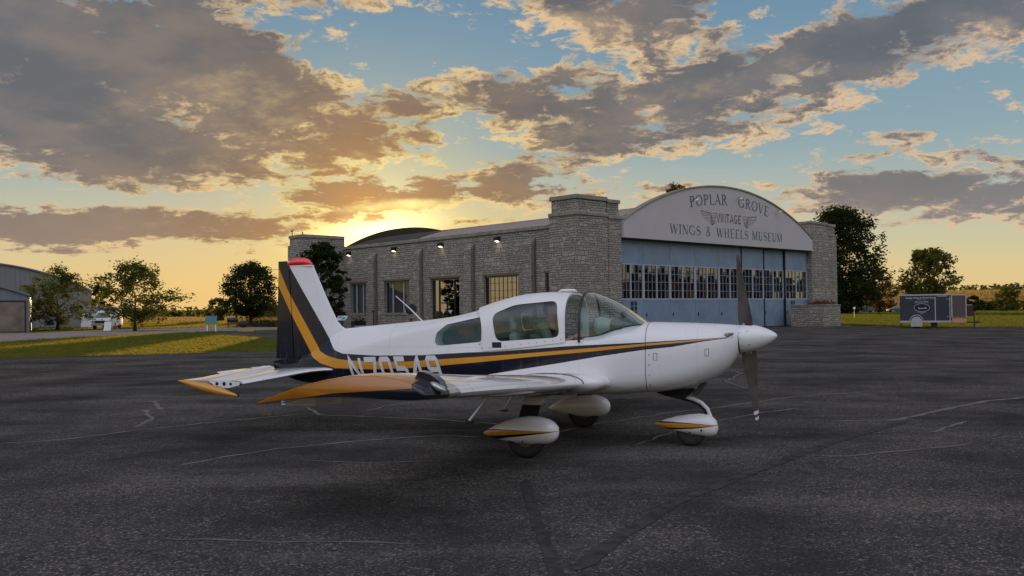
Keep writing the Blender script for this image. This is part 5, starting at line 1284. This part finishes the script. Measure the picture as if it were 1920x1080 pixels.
px_tree(1649, 587, 1634, 1702, 506, 'open russet tree between the huge dark tree and the cargo trailer', 19, d=195, n=1500, size=.50, clear=.14, trunk=.35, mt=M_leafr, limbs=10)
px_tree(1741, 591, 1694, 1790, 472, 'spreading green tree directly behind the cargo trailer', 20, d=150, n=3800, size=.50, clear=.16, trunk=.25, mt=M_leafy, spiky=.6)
px_tree(1888, 584, 1864, 1913, 540, 'small round tree standing alone at the far right', 21, d=205, n=1700, size=.42, clear=.06, trunk=.14, spiky=.4)
px_tree(1826, 583, 1808, 1842, 556, 'dark shrub behind the front of the cargo trailer', 22, d=200, n=800, size=.42, clear=.02, trunk=.1, mt=M_leafd)
px_tree(1274, 600, 1244, 1304, 345, 'sparse tall treetop showing above the arched museum roof', 23, d=150, n=1500, size=.42, clear=.55, trunk=.3, mt=M_leafr, spiky=.5)
# distant woods and hedges: each reads as one mass
def wood(name, label, x0, x1, y0, y1, z0f, hf, n, size, seed, mt, cat='wood'):
    rnd = random.Random(seed); m = MB(); pts = []
    ncl = max(8, n//28)
    for _ in range(ncl):
        x = rnd.uniform(x0, x1); y = rnd.uniform(y0, y1); z = z0f(x, y); h = hf(x)*rnd.uniform(.75, 1.08); r_ = h*.42
        for _ in range(28):
            zz_ = rnd.random(); rr_ = r_*math.sqrt(max(0, 1-(zz_*1.1-.1)**2))
            pts.append((x+rnd.gauss(0, .5)*rr_, y+rnd.gauss(0, .5)*rr_, z+h*zz_))
    leaves(m, pts, size, rnd); o = m.build(name, mt, recalc=False); tag(o, label, cat, kind='stuff'); return o
wood('tree_line', 'low distant line of trees on the horizon at the left', -330, -95, 395, 425, lambda x, y: .2, lambda x: 4.9+1.6*math.sin(x*.09)+.9*math.sin(x*.37), 7000, 1.15, 31, M_leaf)
wood('tree_line', 'distant line of trees behind the left hangars', -560, -330, 395, 430, lambda x, y: 0, lambda x: 6.5, 1200, 1.6, 36, M_leafd)
wood('hedge', 'long dark hedge across the field at the left', -250, -70, 300, 304, lambda x, y: 0, lambda x: 2.2, 6000, .8, 32, M_leafd, 'hedge')
wood('hedge', 'long dark hedge below the ripe field at the right', 60, 210, 246, 250, lambda x, y: 0, lambda x: 2.5, 14000, .75, 33, M_leafd, 'hedge')
wood('wooded_hill', 'wooded hills on the right horizon beyond the ripe field', 250, 760, 880, 1010, lambda x, y: 13.5, lambda x: 11+3.5*math.sin(x*.021+1)+2*math.sin(x*.08), 9000, 3.0, 34, M_leaf)
wood('wooded_hill', 'faint wooded hills behind the museum at the right', -60, 250, 900, 960, lambda x, y: 8, lambda x: 8, 1500, 3.2, 35, M_leafd)
# tall pale ornamental grass and low bushes around the dark rounded tree
def tuft(name, label, cx, cy, rx, ry, h, n, seed, mt, cat='plants'):
    rnd = random.Random(seed); m = MB()
    for _ in range(n):
        a = rnd.uniform(0, 6.283); q = math.sqrt(rnd.random()); x, y = cx+rx*q*math.cos(a), cy+ry*q*math.sin(a); hh = h*rnd.uniform(.6, 1.1); b = rnd.uniform(0, 6.283); w_ = .035
        dx_, dy_ = rnd.gauss(0, .15)*hh, rnd.gauss(0, .15)*hh
        m.add([(x-w_*math.cos(b), y-w_*math.sin(b), 0), (x+w_*math.cos(b), y+w_*math.sin(b), 0), (x+dx_, y+dy_, hh)], [(0,1,2)])
    o = m.build(name, mt, recalc=False); tag(o, label, cat, kind='stuff'); return o
M_straw = leaf_mat('straw_grass', (.26,.19,.09), (.42,.33,.18), (.6,.45,.2))
q = at_ground(472, 612); tuft('ornamental_grass', 'tall pale ornamental grass around the trunk of the dark rounded tree', q.x+.2, q.y+2, 2.6, 1.2, 1.15, 900, 41, M_straw)
q = at_ground(372, 603); tuft('wildflowers', 'strip of pale wildflowers in the field behind the blue sign', q.x, q.y, 12, 2, .9, 900, 42, M_straw)
def bush(px, py, rx, h, label, seed, mt=M_leafd, n=500, size=.18, d=None):
    b = at_ground(px, py) if d is None else at_depth(px, py, d); rnd = random.Random(seed); m = MB(); pts = []
    for _ in range(n):
        a = rnd.uniform(0, 6.283); z = rnd.random(); r_ = rx*math.sqrt(max(0, 1-z*z*.9))*math.sqrt(rnd.random()); pts.append((b.x+r_*math.cos(a), b.y+r_*.7*math.sin(a), z*h))
    leaves(m, pts, size, rnd); o = m.build('bush', mt, recalc=False); tag(o, label, 'bush'); return o
bush(497, 613, 1.7, .75, 'low dark bush to the right of the dark rounded tree', 51)
bush(520, 613, 1.6, .7, 'low dark bush just left of the aeroplane rudder', 52)
rnd = random.Random(5); m = MB(); leaves(m, [Vector((rnd.uniform(-1.1,1.2), rnd.uniform(-.1,1.6), 1.72+abs(rnd.gauss(0,.16)))) for _ in range(500)], .14, rnd); m.build('foliage', M_leafr, pl_, recalc=False)
m = MB(); leaves(m, [Vector((rnd.uniform(-.3,1.2), rnd.uniform(-.1,1.6), 1.78+abs(rnd.gauss(0,.14)))) for _ in range(220)], .10, rnd); m.build('flowers', simple('red_petals', (.22,.02,.03), .7), pl_, recalc=False)

# ------------------------------------------------------------------ hangars at the left
M_gm = simple('grey_metal_cladding', (.15,.165,.19), .6, var=.08, scale=.5); M_gmd = simple('door_metal', (.20,.17,.15), .38, .7, var=.35, scale=.5)
M_wm = simple('white_metal_cladding', (.62,.60,.58), .55, var=.06)
def arch_hangar(label, cx, y0, half, eave, apex, depth, door, mt, rt, rz):
    root = empty('arched_hangar', (cx-half*math.cos(rz), y0-half*math.sin(rz), 0), rz); tag(root, label, 'hangar')
    sag = apex-eave; rr_ = (half*half+sag*sag)/(2*sag); pr = [(-half+2*half*k/40, apex-rr_+math.sqrt(max(0, rr_**2-(-half+2*half*k/40)**2))) for k in range(41)]
    MB().prism(pr+[(half,-.05),(-half,-.05)], 0, depth).build('walls', mt, root)
    rf = MB().prism([(x*1.012, z+.18) for x, z in pr]+[(x*1.0, z+.02) for x, z in pr[::-1]], -.25, depth+.25).build('roof', rt, root)
    m = MB()
    x = -half+.4
    while x < half: 
        zt2 = apex-rr_+math.sqrt(max(0, rr_**2-x*x))
        if not (door and door[0]-.1 < x < door[1]+.1): m.box((x-.03,-.035,0),(x+.03,-.002,zt2-.05))
        else: m.box((x-.03,-.035,door[2]+.2),(x+.03,-.002,zt2-.05))
        x += .55
    m.build('cladding_ribs', mt, root)
    if door:
        d = MB().box((door[0],-.06,.05),(door[1],-.003,door[2])).build('hangar_door', M_gmd, root)
        fr = MB().box((door[0]-.12,-.10,door[2]),(door[1]+.12,-.004,door[2]+.14)).box((door[1],-.10,0),(door[1]+.12,-.004,door[2]-.002)); fr.build('door_frame', M_dark, d)
        s_ = MB(); k = door[0]+1.2
        while k < door[1]: s_.box((k-.02,-.075,.05),(k+.02,-.061,door[2])); k += 1.2
        s_.build('door_rib', M_gmd, d)
    return root
e0 = at_depth(55, 555, 88)
arch_hangar('near grey arched hangar with a bronze sliding door at the left edge', e0.x, 88, 8.6, 3.45, 5.1, 14, (-7.8, 8.2, 2.9), M_gm, M_gm, R(27))
e1 = at_depth(172, 547, 118)
arch_hangar('large pale arched hangar behind the leftmost tree', e1.x, 118, 14.5, 4.55, 8.3, 26, None, simple('dull_grey_cladding', (.18,.18,.18), .7), M_gm, R(27))
q = at_depth(176, 600, 112); sh = empty('shed', (q.x, q.y, 0)); tag(sh, 'small grey-roofed shed behind the white van', 'shed')
MB().box((-1.6,0,-.02),(1.4,3,2.0)).build('walls', M_wm, sh); MB().prism([(-1.9,1.95),(1.7,1.95),(1.5,2.5),(-1.6,2.7)], -.3, 3.3).build('roof', simple('blue_grey_roof', (.20,.24,.30), .6), sh)

# white van facing the camera
def make_vehicle_van():
    q = at_ground(188, 617); v = empty('van', (q.x, q.y, 0), R(8)); tag(v, 'white van parked facing the camera between the two left trees', 'van')
    L = []
    for y, z1, w_ in ((0,.95,.88),(.12,1.05,.92),(.75,1.16,.94),(1.35,1.86,.88),(1.7,1.98,.88),(5.0,2.02,.92),(5.2,1.95,.9)):
        L.append([(-w_,y,.36),(-w_*1.0,y,min(z1,1.05)),(-w_*.86 if z1 > 1.3 else -w_*.95,y,z1-.05),(-w_*.7,y,z1),(w_*.7,y,z1),(w_*.86 if z1 > 1.3 else w_*.95,y,z1-.05),(w_,y,min(z1,1.05)),(w_,y,.36)])
    b = MB().loft(L).build('body', M_white, v, smooth=30)
    g = MB().add([(-.74,.80,1.22),(.74,.80,1.22),(.66,1.33,1.78),(-.66,1.33,1.78)], [(0,1,2,3)]); o = g.build('windscreen', M_vg, v); o.location = (0,-.03,.02)
    MB().box((-.52,-.03,.62),(.52,-.002,.90)).build('grille', M_black, v); MB().box((-.92,-.10,.36),(.92,-.001,.56)).build('bumper', M_galv, v)
    for s in (-1, 1):
        MB().box((s*.72-.14,-.025,.66),(s*.72+.14,-.001,.86)).build('headlight', M_lens, v)
        MB().box((s*1.05-.09,.7,1.15),(s*1.05+.09,.78,1.42)).build('mirror', M_black, v)
        for y in (.8, 4.2):
            MB().prism([(y+.34*math.cos(t), .34+.34*math.sin(t)) for t in [k*math.pi/10 for k in range(20)]], s*.80-.11, s*.80+.11, axis=0).build('wheel', M_rub, v)
    MB().box((-.5,1.9,2.0),(.3,2.8,2.16)).build('roof_vent', M_white, v)
M_vg = simple('vehicle_glass', (.05,.08,.10), .08, spec=.8, coat=1.)
make_vehicle_van()
q = at_ground(203, 620); t = empty('folding_sign', (q.x, q.y, 0)); tag(t, 'small white folding sign board beside the white van', 'sign')
MB().prism([(-.25,0),(-.03,.85),(.03,.85),(.25,0),(.20,0),(0,.78),(-.20,0)], -.35, .35, axis=0).build('boards', M_white, t)
q = at_ground(216, 617); MBk = MB().tube([(q.x,q.y,0),(q.x,q.y,.35)], .22, 10); MBk.tube([(q.x,q.y,.35),(q.x,q.y,.7)], .05, 6); tag(MBk.build('hydrant', simple('faded_red_paint', (.20,.06,.04), .7), smooth=40), 'short dark red hydrant on the grass beside the white van', 'hydrant')
q = at_ground(345*1.0, 600); 

# blue notice board on two white posts
q = at_ground(396, 622); t = empty('notice_board', (q.x, q.y, 0)); tag(t, 'blue notice board on two white posts in the lawn', 'sign')
bevel(MB().box((-.50,-.03,.64),(.50,.03,1.36)).build('board', simple('teal_board', (.09,.22,.27), .5), t), .01)
for s in (-1, 1): MB().box((s*.36-.045,.032,0),(s*.36+.045,.11,1.30)).build('post', M_white, t)
# barrel smoker on wheels
q = at_ground(437, 614); t = empty('smoker', (q.x, q.y, 0)); tag(t, 'black barrel smoker on a stand left of the dark rounded tree', 'smoker')
MB().tube([(-.62,0,.82),(-.60,0,.82),(.50,0,.82),(.52,0,.82)], [.2,.27,.27,.2], 14, up=(0,1,0)).build('barrel', M_black, t, smooth=40)
for x in (-.5, .4):
    for y in (-.2, .2): MB().box((x-.03,y-.03,0),(x+.03,y+.03,.62)).build('leg', M_black, t)
MB().tube([(.3,0,1.05),(.3,0,1.5)], .06, 8).build('chimney', M_black, t)
q = at_ground(456, 614); o = MB(); ellip(o, (q.x, q.y, .34), (.52,.40,.36), 14); tag(o.build('covered_fire_bowl', M_rub, smooth=True), 'squat black fire bowl under the dark rounded tree', 'fire bowl')

# ------------------------------------------------------------------ things along the side wall
q = at_depth(641, 600, 60); t = empty('information_panel', (q.x, q.y, 0), R(-18)); tag(t, 'tilted white information panel on a dark post near the far tower', 'information panel')
M_ = Matrix.Translation((0,0,1.15)) @ Matrix.Rotation(R(38), 4, 'X') @ Matrix.Rotation(R(0), 4, 'Y')
MB().box((-.36,-.24,-.015),(.36,.24,.015), 0, M_).build('panel', simple('panel_print', (.42,.48,.50), .35, var=.25, scale=7), t)
k = MB()
for x0, y0, x1, y1 in ((-.30,.12,.05,.19),(-.30,-.02,-.08,.08),(.0,-.16,.28,.06)): k.box((x0,y0,.016),(x1,y1,.019), 0, M_)
k.build('printing', simple('panel_ink', (.08,.13,.17), .5), t)
MB().box((-.05,-.04,0),(.05,.04,1.12)).build('post', M_black, t)
M_conc = simple('concrete', (.42,.41,.39), .85, var=.15, bump=.3)
for i, (px, lab) in enumerate(((681, 'pale concrete bench left of the lamp bollard by the stone wall'), (718, 'pale concrete bench right of the lamp bollard by the stone wall'))):
    q = at_depth(px, 608, 69); t = empty('bench', (q.x, q.y, 0), R(42)); tag(t, lab, 'bench')
    bevel(MB().box((-.72,-.2,.40),(.72,.2,.49)).build('seat', M_conc, t), .015)
    for s in (-1, 1): MB().box((s*.5-.07,-.16,0),(s*.5+.07,.16,.399)).build('leg', M_conc, t)
q = at_depth(672, 600, 71); t = empty('planter_box', (q.x, q.y, 0), R(42)); tag(t, 'dark box planter behind the left concrete bench', 'planter')
bevel(MB().box((-.55,-.25,0),(.55,.25,.85)).build('box', M_black, t), .02); rnd = random.Random(9); m = MB(); leaves(m, [(rnd.uniform(-.5,.5), rnd.uniform(-.2,.2), .85+abs(rnd.gauss(0,.12))) for _ in range(120)], .12, rnd); m.build('foliage', M_leafd, t, recalc=False)
q = at_depth(700, 600, 68); t = empty('lamp_bollard', (q.x, q.y, 0)); tag(t, 'slim black lamp post between the two concrete benches', 'lamp post')
MB().tube([(0,0,0),(0,0,1.55)], .035, 8).build('post', M_black, t); MB().tube([(0,0,1.5),(0,0,1.56),(0,0,1.68)], [.05,.13,.03], 10).build('head', M_black, t)
# vintage searchlight on a yoke
q = at_depth(771, 600, 62); t = empty('searchlight', (q.x, q.y, 0), R(20)); tag(t, 'old round searchlight on a forked stand beside the entrance', 'searchlight')
M_ = Matrix.Translation((0,0,1.68)) @ Matrix.Rotation(R(15), 4, 'Z') @ Matrix.Rotation(R(78), 4, 'X')
m = MB(); m.loft([[M_ @ Vector((r_*math.cos(a), r_*math.sin(a), z_)) for a in [k*math.pi/12 for k in range(24)]] for r_, z_ in ((.16,-.36),(.27,-.30),(.34,-.12),(.36,.18),(.33,.19))]); m.build('drum', simple('searchlight_paint', (.03,.035,.035), .5), t, smooth=40)
MB().loft([[M_ @ Vector((r_*math.cos(a), r_*math.sin(a), .195)) for a in [k*math.pi/12 for k in range(24)]] for r_ in (.325,.01)]).build('lens', M_vg, t)
yk = [(-.40,0,1.68),(-.40,0,1.42),(-.12,0,1.12),(0,0,1.08),(.12,0,1.12),(.40,0,1.42),(.40,0,1.68)]
MB().tube(yk, .035, 6, up=(0,1,0)).build('yoke', M_galv, t); MB().tube([(0,0,.05),(0,0,1.1)], .06, 8).build('pedestal', M_black, t); MB().box((-.45,-.4,0),(.45,.4,.07)).build('base', M_black, t)
# bicycles leaning by the door
for i, (px, lab) in enumerate(((797, 'black bicycle leaning by the entrance, left one'), (823, 'black bicycle leaning by the entrance, right one'))):
    q = at_depth(px, 600, 61.5+i); t = empty('bicycle', (q.x, q.y, 0), R(35+i*8)); tag(t, lab, 'bicycle')
    for x in (-.52, .52):
        w_ = MB().tube([(x+.34*math.cos(a), 0, .36+.34*math.sin(a)) for a in [k*math.pi/14 for k in range(29)]], .02, 6, caps=False, up=(0,1,0)).build('wheel', M_rub, t, smooth=True)
        s_ = MB()
        for k in range(8): a = k*math.pi/8; s_.tube([(x-.33*math.cos(a),0,.36-.33*math.sin(a)),(x+.33*math.cos(a),0,.36+.33*math.sin(a))], .003, 4, up=(0,1,0))
        s_.build('spokes', M_galv, w_)
    fr = MB(); A, B, C_, D_, E_ = (-.52,0,.36), (-.08,0,.32), (-.22,0,.86), (.36,0,.84), (.40,0,.98)
    for p, q2 in ((A,B),(A,C_),(B,C_),(B,D_),(C_,D_),(D_,(.52,0,.36)),(D_,E_)): fr.tube([p, q2], .016, 6, up=(0,1,0))
    fr.build('frame', M_black, t); MB().tube([(.36,-.28,1.02),(.42,0,.98),(.36,.28,1.02)], .013, 6).build('handlebar', M_galv, t)
    MB().tube([(-.36,0,.92),(-.24,0,.93),(-.10,0,.92)], [.07,.05,.02], 6, flat=.4).build('saddle', M_black, t)

# ------------------------------------------------------------------ cargo trailer
q0 = at_depth(1688, 606, 61.5); q1 = at_depth(1784, 606, 60.2); ang = math.atan2(q1.y-q0.y, q1.x-q0.x); Lx = (q1-q0).length
tr = empty('cargo_trailer', (q0.x, q0.y, 0), ang); tag(tr, 'dark blue enclosed cargo trailer with white lettering parked on the grass edge', 'trailer')
M_tb = simple('dark_blue_panel', (.020,.030,.042), .42, var=.15, scale=1); M_al = simple('aluminium_trim', (.45,.46,.48), .35, .5)
Zb, Zt = .42, 2.28
bodyt = bevel(MB().box((0,0,Zb),(Lx,1.9,Zt)).build('body', M_tb, tr), .03)
t_ = MB().box((-.02,-.02,Zt-.06),(Lx+.02,1.92,Zt+.03)).box((-.012,-.014,Zb-.02),(Lx+.01,-.003,Zb+.10)); t_.build('trim', M_al, bodyt)
dr = MB().box((Lx-.92,-.022,Zb+.12),(Lx-.10,-.003,Zt-.14)).build('side_door', M_tb, bodyt)
k = MB().box((Lx-.99,-.034,Zb+.06),(Lx-.93,-.004,Zt-.16)).box((Lx-.10,-.034,Zb+.06),(Lx-.045,-.004,Zt-.16)).box((Lx-.86,-.030,Zt-.14),(Lx-.22,-.004,Zt-.09)); k.build('door_trim', M_al, dr)
k = MB()
for z in (.78, 1.95): k.box((Lx-.28,-.036,z),(Lx-.04,-.024,z+.03))
k.build('hinge', M_al, dr)
fn = MB().prism([(1.02+.36*math.cos(a), .42+.38*math.sin(a)) for a in [math.pi*k/14 for k in range(15)]]+[(.66,.12),(1.36,.12)], -.16, -.036).build('mudguard', M_al, tr, smooth=30)
MB().tube([(1.02+.43*math.cos(a), -.02, .44+.47*math.sin(a)) for a in [math.pi*k/10 for k in range(11)]], .02, 5, up=(0,1,0)).build('arch_trim', M_al, fn)
for x in (1.02,):
    for y in (.08, 1.8): MB().prism([(x+.31*math.cos(a), .31+.31*math.sin(a)) for a in [k*math.pi/10 for k in range(20)]], y-.09, y+.09).build('wheel', M_rub, tr)
MB().box((.02,0.02,.1),(.08,.08,Zb)).build('stabiliser', M_black, tr)
MB().box((Lx-1.25,.3,.0),(Lx-.85,.8,Zb)).build('spare_wheel_box', M_black, tr)
# nose: opened front door panel, plywood ramp edge, tongue, jack
M_ply = simple('bare_plywood', (.50,.30,.20), .7, var=.15); M_brn = simple('brown_panel', (.085,.06,.055), .6)
nx0 = Lx+.03
fp = MB().box((nx0,-.10,.78),(nx0+.86,-.05,2.20)).build('open_front_door', M_brn, tr)
MB().box((nx0-.03,-.12,.74),(nx0+.04,-.04,2.24)).box((nx0+.83,-.12,.74),(nx0+.89,-.04,2.24)).box((nx0+.041,-.118,2.19),(nx0+.829,-.042,2.24)).build('door_trim', M_al, fp)
MB().box((nx0+.02,.0,.38),(nx0+.87,.06,.76)).build('plywood_skirt', M_ply, tr)
MB().box((nx0,.2,.36),(nx0+1.62,.32,.44)).box((nx0+1.42,.1,.34),(nx0+1.66,.42,.46)).build('tongue', M_black, tr)
jk = MB().box((nx0+1.30,.0,.03),(nx0+1.37,.07,1.0)).box((nx0+1.22,-.06,.0),(nx0+1.45,.14,.03)).build('jack', M_black, tr)
tk = MB().prism([(nx0+.92,.80),(nx0+1.28,.80),(nx0+1.34,1.0),(nx0+1.22,1.48),(nx0+.92,1.52)], .0, .6).build('front_locker', simple('dark_red_cover', (.05,.015,.015), .7), tr)
MB().box((nx0+.90,-.02,1.53),(nx0+1.22,.02,1.57)).build('rail', M_al, tk)
def text(body, size, x, z, parent, mt, name='lettering', y=-.006, bold=0):
    c = bpy.data.curves.new('t', 'FONT'); c.body = body; c.size = size; c.align_x = 'CENTER'; c.extrude = 0; c.offset = bold
    o = bpy.data.objects.new('t', c); COL.objects.link(o); bpy.context.view_layer.update()
    me = bpy.data.meshes.new_from_object(o.evaluated_get(bpy.context.evaluated_depsgraph_get())); bpy.data.objects.remove(o)
    n = finish(me, name, mt, parent, False); n.rotation_euler = (R(90), 0, 0); n.location = (x, y, z); return n
M_tx = simple('pale_vinyl_letters', (.42,.48,.50), .6)
text('Vintage Wings & Wheels Museum', .145, 1.36, 2.02, bodyt, M_tx, bold=.003)
def small_print(words, h, x, z):             # lines too small to read in the photograph: strokes in word-length clusters
    rnd = random.Random(int(z*100)); p = h*.34; W_ = sum(words)*p+(len(words)-1)*p*1.4; m = MB(); u = x-W_/2; L = []
    for n in words:
        for k in range(n): L.append((u+k*p, h*(.72 if rnd.random() > .3 else 1.)))
        u += n*p+p*1.4
    for q, hh in L: m.box((q,-.008,z),(q+p*.55,-.0065,z+hh*.8)); m.box((q,-.0084,z+hh*.25),(q+p*1.0,-.0066,z+hh*.42))
    m.build('small_print', M_tx, bodyt)
small_print([6, 5, 8], .06, 1.36, 1.91); small_print([6, 2, 3, 7], .11, 1.36, 1.75)
ov = [(1.36+.48*math.cos(a), 1.40+.27*math.sin(a)) for a in [2*math.pi*k/40 for k in range(40)]]
em = MB().prism(ov, -.010, -.004).build('oval_emblem', M_dark, bodyt)
k = MB().ribbon(ov, .025, lambda u, v: (u, -.0135, v), closed=True); k.ribbon([(1.16,1.36),(1.30,1.34),(1.52,1.36),(1.60,1.38)], [.09,.04,.04,.07], lambda u, v: (u, -.014, v)); k.ribbon([(1.62,1.32),(1.60,1.44)], .05, lambda u, v: (u, -.0145, v)); k.ribbon([(1.14,1.41),(1.22,1.33)], .05, lambda u, v: (u, -.0145, v)); k.build('emblem_art', M_tx, em, recalc=False)
small_print([26], .055, 1.36, 1.07); small_print([3, 7], .055, 1.36, .97)

# dark cars parked on the country road
def car(px, d, label, seed):
    q = at_depth(px, 583, d); c = empty('parked_car', (q.x, q.y, 0), 0); tag(c, label, 'car', 'dark cars parked beyond the lawn')
    L = [(-2.35,.55,.62,.80),(-2.2,.40,.86,.88),(-1.2,.36,.98,.92),(-.5,.34,1.42,.90),(.9,.34,1.45,.90),(1.8,.36,.98,.92),(2.3,.42,.85,.88),(2.4,.55,.66,.8)]
    MB().loft([[(x,-w_,z0),(x,-w_,z0+(min(z1,.95)-z0)*.9),(x,-w_*.8,z1),(x,w_*.8,z1),(x,w_,z0+(min(z1,.95)-z0)*.9),(x,w_,z0)] for x, z0, z1, w_ in L]).build('body', simple('dark_car_paint', (.018,.02,.026), .25, coat=.5), c, smooth=35)
    for s in (-1, 1):
        MB().add([(-.95,s*.87,1.02),(1.45,s*.87,1.02),(.85,s*.80,1.36),(-.45,s*.80,1.36)], [(0,1,2,3)]).build('side_windows', M_vg, c, recalc=False).location = (0, s*.03, 0)
        for x in (-1.45, 1.45):
            w_ = MB().prism([(x+.33*math.cos(a), .33+.33*math.sin(a)) for a in [k*math.pi/10 for k in range(20)]], s*.84-.10, s*.84+.10).build('wheel', M_rub, c)
            MB().prism([(x+.20*math.cos(a), .33+.20*math.sin(a)) for a in [k*math.pi/8 for k in range(16)]], s*.945-.006, s*.945+.006).build('rim', M_al, w_)
car(1684, 202, 'dark car parked beyond the lawn just left of the cargo trailer', 1); car(1622, 203, 'dark car parked beyond the lawn under the huge dark tree', 2)
q = at_depth(1602, 590, 120); t = empty('sign_post', (q.x, q.y, 0)); tag(t, 'thin post with a small pale round sign right of the stone planter', 'sign')
MB().tube([(0,0,0),(0,0,1.25)], .03, 6).build('post', M_galv, t); MB().prism([(.16*math.cos(a), 1.3+.16*math.sin(a)) for a in [k*math.pi/8 for k in range(16)]], -.05, -.032).build('disc', M_white, t)

# a row of hangars across the field, out of the frame, that the door panes mirror
for i, (y, mt_) in enumerate(((50, M_gm), (72, simple('rust_orange_door', (.42,.13,.05), .6)), (94, M_gm), (118, M_wm))):
    h_ = empty('gabled_hangar', (150+i*3, y, 0), R(-72)); tag(h_, ('grey gabled hangar mirrored at the left of the blue door panes', 'hangar with rust orange doors mirrored in the middle of the blue door panes', 'grey gabled hangar mirrored right of the orange doors in the blue door panes', 'pale gabled hangar mirrored at the right end of the blue door panes')[i], 'hangar')
    MB().prism([(-10,-.05),(10,-.05),(10,7.4),(0,11.),(-10,7.4)], 0, 16).build('walls', simple('reflected_cladding', (.06,.06,.07), .8), h_)
    MB().prism([(-10.6,7.2),(0,11.05),(10.6,7.2),(10.6,7.8),(0,12.),(-10.6,7.8)], -.6, 16.6).build('roof', M_wm, h_)
    for k in range(4): MB().box((-8.6+k*4.4,-.2,0),(-4.9+k*4.4,-.05,7.2)).build('hangar_door', (mt_ if k % 2 == 0 else M_black), h_)
